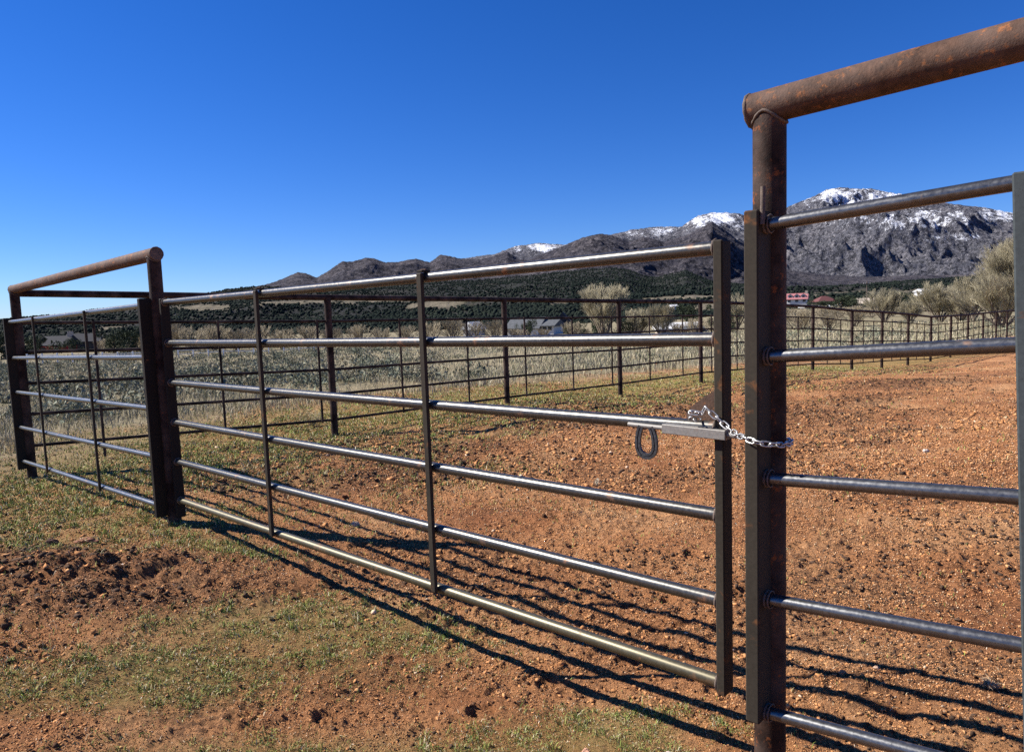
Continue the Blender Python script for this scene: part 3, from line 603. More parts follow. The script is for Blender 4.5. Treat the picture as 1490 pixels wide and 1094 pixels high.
for (x, y) in ((-1.352, 3.907), (-.343, 2.983)):
    f = (x - GL.x) / (GR.x - GL.x); c = Vector((x, y, 0)) - NV * .034
    zb = gzl[5] + (gzr[5] - gzl[5]) * f; zt = gzl[0] + (gzr[0] - gzl[0]) * f
    b = MB(); b.box(c + Vector((0, 0, (zb + zt) / 2 + .002)), DV * .0165, NV * .009, Vector((0, 0, (zt - zb) / 2 + .012)), .004)
    b.box(c + NV * .022 + Vector((0, 0, zt + .0225)), DV * .0165, NV * .024, Vector((0, 0, .004)), .002)
    b.build('brace', M['stile'], gate)
    MB().box(c + NV * .02 + Vector((0, 0, zt + .028)), DV * .018, NV * .004, Vector((0, 0, .003)), .001).build('weld_bead', M['rust'], gate)
for z0 in (1.36, .30):
    c = loc(GL, -.045, .012)
    h = MB().tube([c + Vector((0, 0, z0 - .075)), c + Vector((0, 0, z0 + .075))], .026, 20).build('hinge', M['rust'], gate)
    MB().tube([c + Vector((0, 0, z0 + .0755)), c + Vector((0, 0, z0 + .0865))], .030, 20).build('hinge_cap', M['weld'], h)
    MB().box(c + Vector((0, 0, z0)) + (PH - c).normalized() * .035, DV * .03, NV * .006, Vector((0, 0, .055)), .002).build('hinge_leaf', M['rust'], h)
# latch: square tube welded in front of the third rail, round bolt inside it, horseshoe handle
lz = .972
lt0, lt1 = loc(GR, -.163, -.036, lz + .004), loc(GR, .048, -.0375, lz + .002)
ld = (lt1 - lt0).normalized(); lu = Vector((0, 0, 1)); ln = ld.cross(lu).normalized()
MB().box((lt0 + lt1) / 2, ld * ((lt1 - lt0).length / 2), ln * .0155, lu * .0145, .002).build('latch_tube', M['gal'], gate)
bolt = MB().tube([lt0 - ld * .13, lt1 + ld * .10], .0082, 14).build('latch_bolt', M['gal'], gate)
hs = MB(); hc = lt0 - ld * .062 - Vector((0, 0, .057))
pts = []
prof = [(.0175, .062), (.0225, .052), (.0275, .038), (.0305, .022), (.0315, .006)] + [(.0315 * math.cos(q), -.034 * math.sin(q)) for q in [math.radians(k * 15) for k in range(1, 12)]]
prof += [(-a_, b_) for a_, b_ in ((.0315, .006), (.0305, .022), (.0275, .038), (.0225, .052), (.0175, .062))]
for xx, zz in prof: pts.append(hc + ld * xx + Vector((0, 0, zz - .006)) - NV * .004)
V = []; n = len(pts)
for i, p in enumerate(pts):
    tg = (pts[min(i + 1, n - 1)] - pts[max(i - 1, 0)]).normalized(); w_ = tg.cross(NV).normalized()
    for a, b in ((-.0095, -.0045), (.0095, -.0045), (.0095, .0045), (.002, .0045), (.002, .002), (-.002, .002), (-.002, .0045), (-.0095, .0045)): V.append(p + w_ * a - NV * b)
hs.add(V, [(i * 8 + k, i * 8 + (k + 1) % 8, (i + 1) * 8 + (k + 1) % 8, (i + 1) * 8 + k) for i in range(n - 1) for k in range(8)] + [tuple(range(8))[::-1], tuple((n - 1) * 8 + k for k in range(8))], False)
hs.build('horseshoe_handle', M['iron'], bolt)
# rusty gusset plate behind the stile with the chain slot
g0 = loc(GR, 0, .0, 0); pl = MB()
tri = [(-.005, .99), (-.005, 1.10), (-.045, 1.075), (-.085, 1.045), (-.105, 1.02), (-.098, 1.0), (-.07, .993)]
V = [loc(GR, a, -.004, z) for a, z in tri] + [loc(GR, a, .004, z) for a, z in tri]; m = len(tri)
pl.add(V, [tuple(range(m)), tuple(range(m, 2 * m))[::-1]] + [(i, (i + 1) % m, m + (i + 1) % m, m + i) for i in range(m)], False)
pl.build('chain_plate', M['rust'], gate)

# chain
chain = empty('lock_chain', (GR.x, GR.y, 1.0), 'short shiny zinc chain looped from the gate plate around the latch post', 'chain')
cp = [Vector(at(u, v, Y)) for u, v, Y in ((1018, 609, 2.13), (1008, 611, 2.11), (1003, 603, 2.10), (1010, 598, 2.09), (1020, 605, 2.085), (1026, 593, 2.075), (1038, 604, 2.055), (1052, 616, 2.035), (1066, 628, 2.00), (1082, 637, 1.93), (1103, 644, 1.885), (1124, 647, 1.875), (1142, 647, 1.90), (1150, 644, 1.95), (1149, 641, 2.0), (1135, 638, 2.07), (1112, 637, 2.09), (1092, 636, 2.05))]
def catmull(P, step):
    out = []
    for i in range(len(P) - 1):
        a, b, c, d = P[max(i - 1, 0)], P[i], P[i + 1], P[min(i + 2, len(P) - 1)]
        for j in range(12):
            t = j / 12; out.append(.5 * ((2 * b) + (c - a) * t + (2 * a - 5 * b + 4 * c - d) * t * t + (3 * b - a - 3 * c + d) * t ** 3))
    out.append(P[-1]); res = [out[0]]; acc = 0
    for i in range(1, len(out)):
        seg = (out[i] - out[i - 1]).length
        while acc + seg >= step:
            k = (step - acc) / seg; q = out[i - 1].lerp(out[i], k); res.append(q); out[i - 1] = q; seg = (out[i] - q).length; acc = 0
        acc += seg
    return res
lk = catmull(cp, .0225)
for i in range(len(lk) - 1):
    c = (lk[i] + lk[i + 1]) / 2; d = (lk[i + 1] - lk[i]).normalized(); side = d.cross(Vector((0, 0, 1))).normalized(); upv = side.cross(d).normalized()
    ang = math.radians(38 if i % 2 else -48); ax = side * math.cos(ang) + upv * math.sin(ang); w = ax.cross(d).normalized(); pts = []
    Lh, Wh, rr = .0088, .0072, .0025
    for s in range(20):
        t = 2 * math.pi * s / 20; pts.append(c + d * (Lh * (1 if math.cos(t) > 0 else -1) * min(1, abs(math.cos(t)) * 3) + math.cos(t) * Wh * .8) + w * math.sin(t) * Wh)
    V = []
    for s in range(20):
        tg = (pts[(s + 1) % 20] - pts[s - 1]).normalized(); a = tg.cross(ax).normalized()
        for k in range(7):
            q = 2 * math.pi * k / 7; V.append(pts[s] + a * math.cos(q) * rr + ax * math.sin(q) * rr)
    MB().add(V, [(s * 7 + k, ((s + 1) % 20) * 7 + k, ((s + 1) % 20) * 7 + (k + 1) % 7, s * 7 + (k + 1) % 7) for s in range(20) for k in range(7)]).build('link', M['chain'], chain)

# ------------------------------------------------------------------ back fence
ORD = ['first', 'second', 'third', 'fourth', 'fifth', 'sixth', 'seventh', 'eighth', 'ninth', 'tenth', 'eleventh', 'twelfth', 'thirteenth', 'fourteenth', 'fifteenth', 'sixteenth', 'seventeenth']
pts = [Vector((PC.x, PC.y, 1.70))] + [Vector((p.x, p.y, zt + .0)) for p, zt, zb in FP]
tp = MB().tube(pts, .037, 18).build('top_pipe', M['rust_dark'], None, None, tuple(pts[0])); tag(tp, 'long dark top pipe of the back fence, dipping and rising with the ground', 'top rail')
for i, (p, zt, zb) in enumerate(FP):
    e = MB().tube([(p.x, p.y, zb - .3), (p.x, p.y, zt)], RB, 18).build('fence_post', M['rust_dark'], None, None, (p.x, p.y, zb))
    tag(e, ORD[i] + ' back-fence post counted from the left corner post', 'fence post', 'posts of the back fence')
BR = [[140, 320, 463], [582, 679], [763, 832, 889], [944, 992], [1034, 1071], [1128, 1160], [], [], [], [], [], [], [], [], [], [], []]
for i in range(len(pts) - 1):
    a, b = pts[i], pts[i + 1]; e = empty('pipe_fence_section', (a.x, a.y, 0), ('five-rail panel between the corner post and the first back-fence post' if i == 0 else 'five-rail panel between the %s and %s back-fence posts' % (ORD[i - 1], ORD[i])), 'fence panel', 'panels of the back fence')
    d = b - a; d2 = Vector((d.x, d.y, 0)).normalized(); nn = Vector((-d2.y, d2.x, 0)) * -.0
    for k, o in enumerate((.30, .60, .92, 1.24, 1.57)):
        MB().tube([a - Vector((0, 0, o)), b - Vector((0, 0, o))], .0175, 12).build('rail', M['far_rail'], e)
    us = BR[i]
    ks = []
    for u in us:
        r_ = ray(u, 520); q = Vector((r_[0], r_[1], 0)); n2 = Vector((-d2.y, d2.x, 0)); t = n2.dot(Vector((a.x, a.y, 0))) / n2.dot(q); ks.append(((q * t) - Vector((a.x, a.y, 0))).dot(d2) / Vector((d.x, d.y, 0)).length)
    if not us: ks = [.33, .67]
    for k in ks:
        c = a.lerp(b, k) + Vector((d2.y, -d2.x, 0)) * .026
        MB().tube([c - Vector((0, 0, .28)), c - Vector((0, 0, 1.75 if (i == 0 and k < .3) else 1.59))], .015, 8).build('brace', M['far_rail'], e)

# ------------------------------------------------------------------ trees
def bare_tree_mesh(seed, H, spread, stems, levels, hue, upright=.6):
    rnd = random.Random(seed); segs = []
    def grow(p, d, L, r, lv):
        n = 3; q = p
        for i in range(n):
            d = (d + Vector((rnd.gauss(0, .10), rnd.gauss(0, .10), rnd.gauss(.03, .07)))).normalized(); e_ = q + d * L / n
            segs.append((q, e_, r * (1 - .25 * i / n), r * (1 - .25 * (i + 1) / n), lv)); q = e_
            if lv < levels and i >= 0:
                for _ in range(2 if lv > 0 else 1):
                    a = rnd.uniform(0, 6.283); t_ = rnd.uniform(.35, .7) * (spread if lv < 1 else .8); sd = d.orthogonal().normalized(); sd.rotate(Matrix.Rotation(a, 3, d)); nd = (d + sd * t_ + Vector((0, 0, .42 * upright))).normalized()
                    grow(q, nd, L * rnd.uniform(.5, .72), r * .46, lv + 1)
        if lv < levels: grow(q, d, L * .62, r * .7, lv + 1)
    for s in range(stems):
        a = 6.283 * s / stems + rnd.uniform(-.4, .4); t_ = rnd.uniform(.15, .85) * spread
        grow(Vector((math.cos(a) * .12 * H / 5, math.sin(a) * .12 * H / 5, 0)), Vector((math.cos(a) * t_, math.sin(a) * t_, 1)).normalized(), H * .36, H * .017, 0)
    out = []
    for lo, hi in ((0, 1), (2, 99)):
        S = [s for s in segs if lo <= s[4] <= hi]; V = np.zeros((len(S) * 6, 3)); 
        for i, (p, q, r0, r1, lv) in enumerate(S):
            d = (q - p).normalized(); a = d.orthogonal().normalized(); b = d.cross(a)
            for k in range(3):
                w = a * math.cos(2.094 * k) + b * math.sin(2.094 * k); V[i * 6 + k] = p + w * r0; V[i * 6 + 3 + k] = q + w * r1
        b = (np.arange(len(S)) * 6)[:, None]; Fc = np.concatenate([b + [0, 1, 4, 3], b + [1, 2, 5, 4], b + [2, 0, 3, 5]], 0)
        out.append((V, Fc))
    zmax = max(s[1].z for s in segs); k = H / zmax
    return [(V * k, Fc) for V, Fc in out]
M['bark'] = mat_plain('grey_bark', (.20, .16, .12), .95, .3, 4); M['twig_yellow'] = mat_plain('straw_twigs', (.40, .35, .23), .9, .25, 1); M['twig_grey'] = mat_plain('grey_brown_twigs', (.36, .30, .20), .9, .25, 1)
def np_mesh(name, V, Fc, mat, smooth=False):
    o = mesh_np(name, V, Fc, mat, None, smooth); me = o.data; bpy.data.objects.remove(o); return me
PROTO = {}
for key, (seed, H, sp, st, lv, mt) in {'willow': (3, 5, .95, 11, 4, 'twig_yellow'), 'willow_wide': (8, 5, 1.25, 12, 4, 'twig_yellow'), 'thicket': (5, 3, 1.35, 10, 3, 'twig_grey'), 'cotton': (12, 9, .7, 5, 5, 'twig_yellow'), 'thicket_b': (21, 3, 1.2, 9, 3, 'twig_grey')}.items():
    (V0, F0), (V1, F1) = bare_tree_mesh(seed, H, sp, st, lv, mt); PROTO[key] = (H, np_mesh(key + '_trunk', V0, F0, M['bark']), np_mesh(key + '_crown', V1, F1, M[mt]))
def leafy_mesh(seed, n=2600):
    rg = np.random.default_rng(seed); cen = rg.normal(size=(16, 3)) * [.42, .42, .34] + [0, 0, .55]; cen[:, 2] = np.clip(cen[:, 2], .22, .92); rad = rg.uniform(.16, .34, 16); i = rg.integers(0, 16, n)
    q = rg.normal(size=(n, 3)); q /= np.linalg.norm(q, axis=1, keepdims=True); P = cen[i] + q * rad[i][:, None] * rg.random((n, 1)) ** .3; P[:, 2] = np.clip(P[:, 2], .04, 1.2)
    t = rg.normal(size=(n, 3, 3)) * .032; V = (P[:, None] + t).reshape(-1, 3); return V, np.arange(n * 3).reshape(-1, 3)
M['juniper'] = mat_plain('juniper_leaves', (.04, .052, .026), .95, .45, 2)
LEAFY = [np_mesh('juniper_crown', *leafy_mesh(s), M['juniper']) for s in (1, 2, 3)]
JT = MB(); [JT.tube([(x, y, -.1), (x * 1.8, y * 1.8, .35), (x * 3, y * 3, .7)], [.05, .035, .012], 7) for x, y in ((.03, 0), (-.03, .03), (0, -.05), (.05, .06))]
_o = JT.build('juniper_trunk', M['bark']); JTM = _o.data; bpy.data.objects.remove(_o)
def plant(name, meshes, scale, u, vb, Y, label, cat, group, H0, wide=1.0):
    p = at(u, vb, Y); z = gz(p[0], p[1]); e = empty(name, (p[0], p[1], min(z, p[2] + .4) - .05), label, cat, group, random.uniform(0, 6.28))
    for nm, me in meshes:
        o = link(nm, me, e); o.scale = (scale * wide, scale * wide, scale)
    return e
def bare(kind, u, vt, vb, Y, label, group, wide=1.0):
    H0, tr, cr = PROTO[kind]; H = (vb - vt) * Y / F; plant('bare_tree', (('trunk', tr), ('crown', cr)), H / H0, u, vb, Y, label, 'tree', group, H0, wide)
def juniper(u, vt, vb, Y, label, wide=1.0):
    H = (vb - vt) * Y / F; plant('juniper', (('trunk', JTM), ('crown', random.choice(LEAFY))), H, u, vb, Y, label, 'juniper', 'dark junipers around the field', 1, wide)
G1 = 'bare yellow willows beyond the back fence'
bare('willow', 880, 412, 494, 75, 'large rounded bare willow with pale yellow twigs right of the grey-roofed house', G1, .95)
bare('willow', 963, 440, 492, 82, 'bare willow just left of the fourth back-fence post', G1, .8)
bare('willow', 928, 448, 494, 84, 'small bare willow between the large rounded willow and the fourth post', G1, .8)
bare('willow_wide', 1072, 425, 482, 100, 'bare willow seen in the gap between gate and latch post', G1, .6)
bare('willow_wide', 1287, 414, 466, 95, 'middle-sized rounded willow left of the widest one at right', G1, .75)
bare('willow_wide', 1368, 406, 468, 90, 'widest rounded bare willow beside the tall tree at right', G1, .85)
bare('cotton', 1450, 340, 470, 72, 'tallest bare tree, at the right edge behind the grey brace', G1, 1.0)
bare('cotton', 1520, 330, 480, 66, 'tall bare tree just outside the right edge', G1, 1.0)
bare('willow_wide', 1398, 418, 470, 88, 'rounded bare willow overlapping the widest one on its right', G1, .9)
bare('willow_wide', 1458, 392, 474, 66, 'bare willow in front of the tallest tree at the right edge', G1, 1.0)
bare('willow', 1415, 400, 470, 84, 'bare willow at the foot of the tallest tree', G1, .8)
bare('willow', 1325, 436, 470, 84, 'low bare willow between the two rounded ones at right', G1, .9)
for i, (u, vt, vb, Y, w, what) in enumerate([(1165, 448, 482, 78, 1.3, 'low grey bare tree just right of the latch post'), (1205, 452, 480, 76, 1.4, 'low grey bare tree below the red-roofed house'), (1245, 450, 478, 84, 1.2, 'low grey bare tree under the pale gabled building')]):
    bare('thicket', u, vt, vb, Y, what, 'low grey bare trees behind the pen', w)
for (u, vt, vb, Y, w, k) in [(1150, 446, 466, 120, 1.5, 0), (1176, 449, 468, 118, 1.5, 1), (1200, 447, 467, 125, 1.6, 0), (1222, 448, 467, 120, 1.5, 1), (1246, 447, 467, 125, 1.5, 0), (1268, 448, 466, 120, 1.4, 1), (1296, 448, 466, 125, 1.4, 0), (1330, 446, 466, 120, 1.5, 1), (1400, 444, 468, 110, 1.5, 0),
                             (790, 476, 493, 100, 1.2, 0), (748, 474, 493, 100, 1.2, 1), (925, 470, 492, 95, 1.3, 0), (850, 474, 493, 95, 1.3, 1), (985, 472, 491, 98, 1.3, 0), (760, 478, 494, 102, 1.4, 1), (1064, 468, 486, 100, 1.3, 0), (1095, 466, 484, 100, 1.3, 1)]:
    bare('thicket_b' if k else 'thicket', u, vt, vb, Y, 'low bare grey bush at the far edge of the field, right half', 'low bushes at the far edge of the field', w)
for (u, vt, vb, Y, w, k) in [(250, 459, 503, 88, 1.1, 0), (278, 464, 503, 86, 1.0, 1), (312, 463, 502, 90, 1.1, 0), (345, 466, 501, 92, 1.1, 1), (378, 462, 500, 88, 1.2, 0), (412, 467, 500, 90, 1.1, 1), (448, 465, 499, 92, 1.2, 0), (486, 468, 498, 92, 1.1, 1),
                             (522, 466, 498, 94, 1.2, 0), (556, 469, 497, 96, 1.2, 1), (592, 468, 497, 96, 1.2, 0), (626, 462, 496, 96, 1.1, 1), (658, 458, 495, 98, 1.1, 0), (690, 462, 494, 100, 1.1, 1), (720, 462, 494, 100, 1.0, 0), (205, 475, 506, 92, 1.0, 1), (150, 486, 508, 96, 1.0, 0), (833, 462, 492, 90, 1.0, 1), (1010, 466, 492, 92, 1.1, 0), (1040, 462, 488, 92, 1.0, 1)]:
    bare('thicket_b' if k else 'thicket', u, vt, vb, Y, 'bare grey-brown thicket bush in the long row behind the field', 'thicket row behind the field', w)
for (u, vt, vb, Y, w, lb) in [(50, 484, 513, 95, 1.0, 'dark juniper left of the red house'), (190, 482, 516, 88, .9, 'dark juniper right of the red house, beside the hinge post'), (168, 488, 514, 92, 1.0, 'smaller dark juniper nearest the red house on its right'), (8, 478, 515, 90, 1.2, 'dark juniper at the left edge behind the corner post'),
                            (103, 494, 513, 120, .9, 'small dark juniper in front of the red house'), (872, 462, 492, 82, .8, 'dark juniper under the large rounded willow'), (908, 466, 492, 84, .8, 'dark juniper right of the willow trunk'), (838, 465, 490, 92, .8, 'dark juniper at the right end of the grey-roofed house'),
                            (770, 462, 487, 120, .55, 'slim green juniper in front of the grey-roofed house'), (1000, 441, 466, 170, 1.1, 'dark juniper above the long white roof'), (973, 446, 466, 170, 1.0, 'dark juniper left above the long white roof'), (1058, 458, 484, 92, .8, 'dark juniper behind the latch end of the gate'),
                            (1222, 428, 448, 190, 1.4, 'dark juniper between the maroon-roofed and the pale gabled house'), (1238, 430, 449, 190, 1.2, 'dark juniper beside the pale gabled house'), (1195, 436, 450, 180, 1.3, 'dark juniper in front of the maroon-roofed house'), (1300, 418, 440, 260, 1.4, 'dark juniper behind the rounded willows')]:
    juniper(u, vt, vb, Y, lb, w)

# ------------------------------------------------------------------ houses
def house(u, vb, Y, w, dpt, h, rh, rz, wall, roof, label, windows=(), dormers=0, hip=False, chimney=False, extra=None):
    p = at(u, vb, Y); e = empty('house', tuple(p), label, 'house', None, rz)
    def part(name, V, Fs, mat, par=e):
        me = bpy.data.meshes.new(name); me.from_pydata([tuple(v) for v in V], [], Fs); me.materials.append(mat); me.update(); return link(name, me, par)
    def bx(x0, x1, y0, y1, z0, z1): return [(x, y, z) for z in (z0, z1) for x, y in ((x0, y0), (x1, y0), (x1, y1), (x0, y1))]
    BF = [(3, 2, 1, 0), (4, 5, 6, 7), (0, 1, 5, 4), (1, 2, 6, 5), (2, 3, 7, 6), (3, 0, 4, 7)]
    a, b = w / 2, dpt / 2
    V = bx(-a, a, -b, b, -1.0, h); Fs = list(BF)
    if not hip: V += [(-a, 0, h + rh), (a, 0, h + rh)]; Fs += [(7, 4, 8), (5, 6, 9)]
    part('wall', V, Fs, wall)
    o = .45; t = .18; k = rh / b
    ins = (b if hip else -o * 0); rx = a + o
    if hip: top = [(-rx + b + o, 0), (rx - b - o, 0)]
    else: top = [(-rx, 0), (rx, 0)]
    zl_ = h - o * k
    V = [(-rx, -b - o, zl_), (rx, -b - o, zl_), (rx, b + o, zl_), (-rx, b + o, zl_), (top[0][0], 0, h + rh), (top[1][0], 0, h + rh)]
    V2 = [(x, y, z + t) for x, y, z in V]; n = 6
    Fs = [(6, 7, 11, 10), (8, 9, 10, 11), (0, 4, 5, 1), (2, 5, 4, 3), (0, 1, 7, 6), (2, 3, 9, 8), (1, 2, 8, 7), (3, 0, 6, 9)]
    if hip: Fs += [(7, 8, 11), (9, 6, 10)]
    else: Fs += [(7, 8, 11), (9, 6, 10)]
    ro = part('roof', V2 and (V + V2), Fs, roof)
    for (x, z, ww, hh) in windows:
        wn = part('window', bx(x - ww / 2, x + ww / 2, -b - .06, -b + .05, z - hh / 2, z + hh / 2), BF, M['glass'])
    for i in range(dormers):
        x = (i - (dormers - 1) / 2) * w / dormers; V = bx(x - .75, x + .75, -b * .85, -b * .1, h + .1, h + rh * .62) + [(x, -b * .85, h + rh * .95), (x, -b * .1, h + rh * .95)]
        dd = part('dormer', V, BF + [(4, 5, 8), (6, 7, 9)], M['wall_white'])
        part('roof', [(x - 1.0, -b * .95, h + rh * .55), (x, -b * .95, h + rh * 1.02), (x + 1.0, -b * .95, h + rh * .55), (x - 1.0, -b * .05, h + rh * .55), (x, -b * .05, h + rh * 1.02), (x + 1.0, -b * .05, h + rh * .55)], [(0, 1, 4, 3), (1, 2, 5, 4)], roof, dd)
        part('window', bx(x - .38, x + .38, -b * .85 - .06, -b * .85 + .03, h + rh * .2, h + rh * .6), BF, M['glass'], dd)
    if chimney: part('chimney', bx(a * .8, a * .8 + .8, -.4, .4, h, h + rh + 1.0), BF, M['wall_tan'], ro)
    return e
house(84, 513, 140, 5.6, 6, 1.6, 1.5, .12, M['wall_red'], M['roof_dark'], 'red house wing with a dark roof, far left behind the corner panel', [(-1.2, .9, .8, .6), (1.2, .9, .8, .6)], chimney=True)
house(124, 512, 146, 5.2, 7, 2.2, 1.4, .5, M['wall_dark'], M['roof_dark'], 'dark house with pale gable right beside the red wing', [(-1, 1.2, .7, .9), (1, 1.2, .7, .9)])
house(770, 487, 130, 6.2, 5, 1.4, 1.6, -.5, M['wall_white'], M['roof_grey'], 'white house with a broad grey roof behind the middle of the gate', [(-2, 1.0, .9, .9), (.4, 1.0, .9, .9)])
house(800, 486, 128, 3.4, 4, 1.6, .8, -.5, M['wall_white'], M['roof_grey'], 'low white wing with three windows right of the grey-roofed house', [(-1, 1.2, .7, .9), (0, 1.2, .7, .9), (1, 1.2, .7, .9)])
house(820, 486, 133, 5, 2.9, 2.2, 1.7, 1.45, M['roof_grey'], M['roof_dark'], 'dark gable end at the right of the white house group')
house(690, 484, 135, 3, 3.0, .9, 1.0, 1.05, M['wall_white'], M['roof_white'], 'small white gabled shed left of the grey-roofed house')
house(1160, 441, 250, 6.4, 5, 1.5, 1.7, -.45, M['wall_white'], M['roof_pink'], 'white house with faded red roof and three dormers right of the latch post', [(-2.4, .8, 1, .8), (0, .8, 1, .8), (2.4, .8, 1, .8)], 3, chimney=True)
house(1199, 445, 240, 6.5, 5, 1.6, 1.5, .1, M['wall_dark'], M['roof_maroon'], 'low dark building with a maroon roof right of the red-roofed house', [(0, .9, .8, .6)], hip=True)
house(1194, 449, 215, 11, 3.5, .5, .3, .05, M['wall_tan'], M['roof_white'], 'long pale low roof in front of the maroon-roofed building')
house(1262, 447, 215, 8.0, 7, 1.2, 1.4, -.5, M['wall_tan'], M['wall_tan'], 'pale gabled building beside the utility pole')
house(985, 486, 108, 6.0, 5, .9, .7, -.1, M['wall_tan'], M['roof_white'], 'long low shed with a white roof behind the fourth post')
house(1008, 488, 104, 2.2, 3.2, .9, .35, -.1, M['roof_maroon'], M['roof_grey'], 'small maroon shed right of the white-roofed one', [(-.5, .5, .5, .4), (.4, .5, .5, .4)])
house(980, 450, 300, 2.6, 2.4, 1.2, .6, .3, M['wall_white'], M['roof_white'], 'tiny white house up on the slope above the white-roofed shed')
house(1345, 427, 330, 7, 5, 1.0, 1.0, .3, M['wall_white'], M['roof_white'], 'white-roofed house above the widest willow')
p = at(1261, 447, 200); pole = empty('utility_pole', tuple(p), 'tall thin utility pole beside the pale gabled building', 'utility pole')
MB().tube([(p[0], p[1], p[2] - 1), (p[0], p[1], p[2] + 7.2)], [.16, .11], 8).build('pole_shaft', M['pole'], pole)
MB().box((p[0], p[1], p[2] + 6.5), (1.1, 0, 0), (0, .06, 0), (0, 0, .07), .01).build('crossarm', M['pole'], pole)
for s in (-.9, -.45, .45, .9): MB().tube([(p[0] + s, p[1], p[2] + 6.571), (p[0] + s, p[1], p[2] + 6.8)], .06, 8).build('insulator', M['wall_white'], pole)
# white road fence
us = list(range(40, 620, 22)); wf = None; prev = None
for i, u in enumerate(us):
    Y = 62 + i * .9; p = at(u, 525, Y); z = gz(p[0], p[1])
    if wf is None: wf = empty('white_fence', (p[0], p[1], z), 'low white post-and-rail fence along the far side of the field', 'fence')
    q = Vector((p[0], p[1], z)); MB().box(q + Vector((0, 0, .42)), (.055, 0, 0), (0, .055, 0), (0, 0, .55), .01).build('post', M['white_paint'], wf)
    if prev is not None:
        for zz in (.42, .80):
            if i % 7 != 3: MB().box((q + prev) / 2 + Vector((0, -.075, zz)), (q - prev) / 2, (0, .018, 0), (0, 0, .03), .004).build('rail', M['white_paint'], wf)
    prev = q

# ------------------------------------------------------------------ single stones and weeds one can point to
def m_stone(name, c): return mat_plain(name, c, .9, .25, 30)
def stone(u, v, s, flat, c, label, sx=1.0):
    p = atz(u, v, -.08); z = float(ground_h(np.array([p[0]]), np.array([p[1]]))[0]); rg = np.random.default_rng(int(u * 7 + v)); V = []; 
    n, m = 9, 14
    for i in range(n + 1):
        for j in range(m):
            th = math.pi * i / n; ph = 2 * math.pi * j / m; k = 1 + .18 * math.sin(3 * ph + u) * math.sin(th) + .1 * math.sin(5 * th + 2 * ph); k *= 1 + .22 * (rg.random() - .5) * (0 < i < n)
            V.append((p[0] + s * sx * k * math.sin(th) * math.cos(ph), p[1] + s * .8 * k * math.sin(th) * math.sin(ph), z + s * flat * .35 + s * flat * k * math.cos(th)))
    o = MB().add(V, [(i * m + j, (i + 1) * m + j, (i + 1) * m + (j + 1) % m, i * m + (j + 1) % m) for i in range(n) for j in range(m)], False).build('stone', m_stone('stone_' + str(u), c), None, None, (p[0], p[1], z)); tag(o, label, 'stone', 'single stones on the dirt')
stone(183, 837, .030, .42, (.42, .35, .29), 'pale flat stone lying in the dug soil at left', 1.3)
stone(852, 1068, .022, .7, (.45, .24, .15), 'upright pinkish stone in the front grass patch', .8)
stone(975, 1072, .02, .5, (.5, .38, .3), 'small pale stone right of the upright pinkish one')
stone(1226, 978, .014, .8, (.42, .22, .12), 'small round stone between two rail shadows at right')
stone(1275, 974, .011, .8, (.5, .33, .22), 'tiny pale pebble on the dirt at lower right')
stone(1347, 643, .03, .6, (.55, .46, .38), 'small pale stone in the middle of the pen seen through the right panel')
stone(516, 756, .03, .7, (.5, .38, .27), 'pale stone between the braces of the gate')
stone(128, 801, .045, .5, (.25, .11, .06), 'large reddish clod in the dug soil near the left edge', 1.5)
stone(76, 806, .04, .6, (.10, .05, .035), 'dark clod beside the reddish one in the dug soil')
def weed(u, v, n, h, label, col, spread=1.0):
    p = atz(u, v, -.08); x, y = p[0], p[1]; z = float(ground_h(np.array([x]), np.array([y]))[0]) ; mb = MB(); rnd = random.Random(u)
    for i in range(n):
        a = rnd.uniform(0, 6.283); l = rnd.uniform(.3, 1) * h * spread; hh = rnd.uniform(.4, 1) * h; q = [(x, y, z - .005), (x + math.cos(a) * l * .5, y + math.sin(a) * l * .5, z + hh * .8), (x + math.cos(a + .4) * l * 1.1, y + math.sin(a + .4) * l * 1.1, z + hh * rnd.uniform(.5, 1.0))]
        mb.tube(q, [.0022, .0018, .0006], 5, False)
    o = mb.build('dry_weed', mat_plain('weed_' + str(u), col, .9, .2, 30), None, None, (x, y, z)); tag(o, label, 'weed', 'dry weeds on the dirt')
weed(1440, 1020, 60, .04, 'round dry tumble of pale stems at the lower right', (.42, .30, .18), 1.0)
weed(868, 693, 22, .10, 'thin pale dry weed standing in the pen below the horseshoe', (.5, .42, .3), .6)
weed(395, 893, 14, .03, 'small dark-stemmed weed in the front grass', (.16, .14, .08))
weed(455, 610, 60, .28, 'taller pale dry grass clump by the back fence at left', (.45, .38, .22), .9)

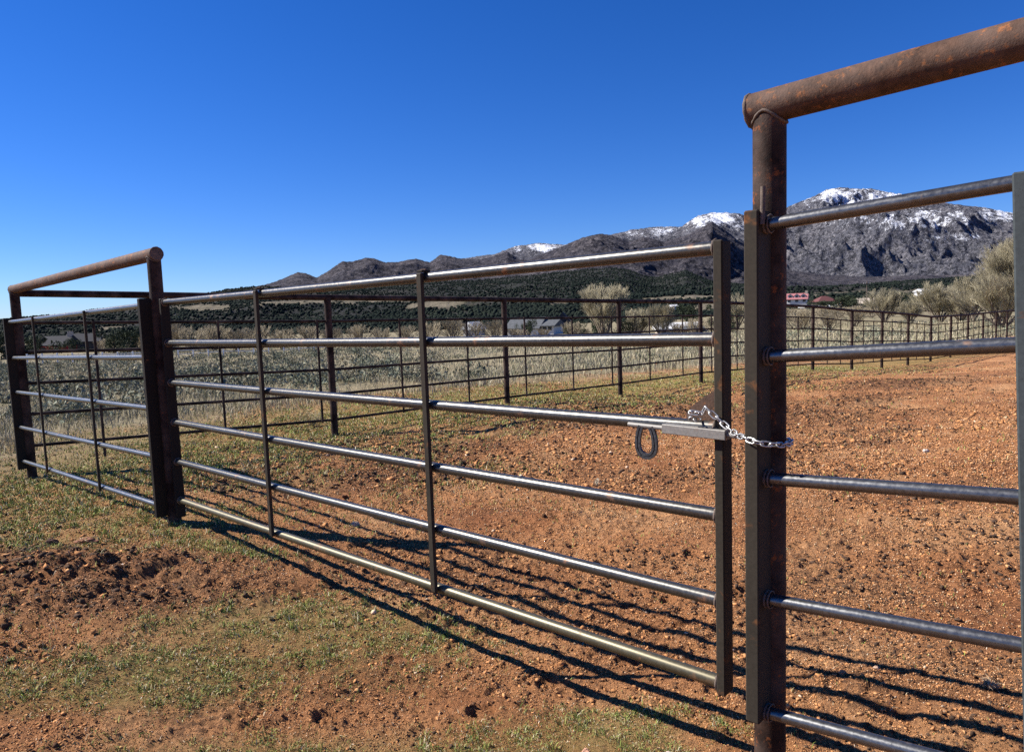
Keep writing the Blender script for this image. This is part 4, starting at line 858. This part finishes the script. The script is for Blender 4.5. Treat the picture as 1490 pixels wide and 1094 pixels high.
# ------------------------------------------------------------------ light, sky, camera
AZs, EL = math.radians(-78), math.radians(40.5)
sd = Vector((math.sin(AZs) * math.cos(EL), math.cos(AZs) * math.cos(EL), math.sin(EL)))
ld_ = bpy.data.lights.new('sun', 'SUN'); ld_.energy = 5.0; ld_.angle = math.radians(.53); ld_.color = (1, .955, .89)
so = bpy.data.objects.new('sun', ld_); COL.objects.link(so); so.rotation_euler = (-sd).to_track_quat('-Z', 'Y').to_euler()
w = bpy.data.worlds.new('World'); SC.world = w; w.use_nodes = True; nt = w.node_tree; nt.nodes.clear()
sky = nt.nodes.new('ShaderNodeTexSky'); sky.sky_type = 'NISHITA'; sky.sun_disc = False; sky.sun_elevation = EL; sky.sun_rotation = AZs; sky.altitude = 1400; sky.air_density = 1.0; sky.dust_density = .05; sky.ozone_density = 3.5
hsv = nt.nodes.new('ShaderNodeHueSaturation'); hsv.inputs['Saturation'].default_value = 1.3; hsv.inputs['Value'].default_value = 1.0
bg = nt.nodes.new('ShaderNodeBackground'); bg.inputs['Strength'].default_value = .050; tint = nt.nodes.new('ShaderNodeMix'); tint.data_type = 'RGBA'; tint.blend_type = 'MULTIPLY'; tint.inputs[0].default_value = 1; tint.inputs[7].default_value = (.76, .955, 1.5, 1); wo = nt.nodes.new('ShaderNodeOutputWorld')
nt.links.new(sky.outputs[0], hsv.inputs['Color']); nt.links.new(hsv.outputs[0], tint.inputs[6]); nt.links.new(tint.outputs[2], bg.inputs[0]); nt.links.new(bg.outputs[0], wo.inputs[0])
cam = bpy.data.cameras.new('camera'); co = bpy.data.objects.new('camera', cam); COL.objects.link(co)
cam.sensor_fit = 'HORIZONTAL'; cam.sensor_width = 36; cam.lens = F / 1490 * 36; cam.clip_start = .05; cam.clip_end = 40000
mw = Matrix([[*ROT[0], 0], [*ROT[1], 0], [*ROT[2], EYE], [0, 0, 0, 1]]); co.matrix_world = mw
SC.camera = co
SC.view_settings.view_transform = 'Standard'; SC.view_settings.look = 'None'; SC.view_settings.gamma = 1; SC.view_settings.exposure = .88
SC.cycles.max_bounces = 5; SC.cycles.diffuse_bounces = 1; SC.cycles.use_denoising = False
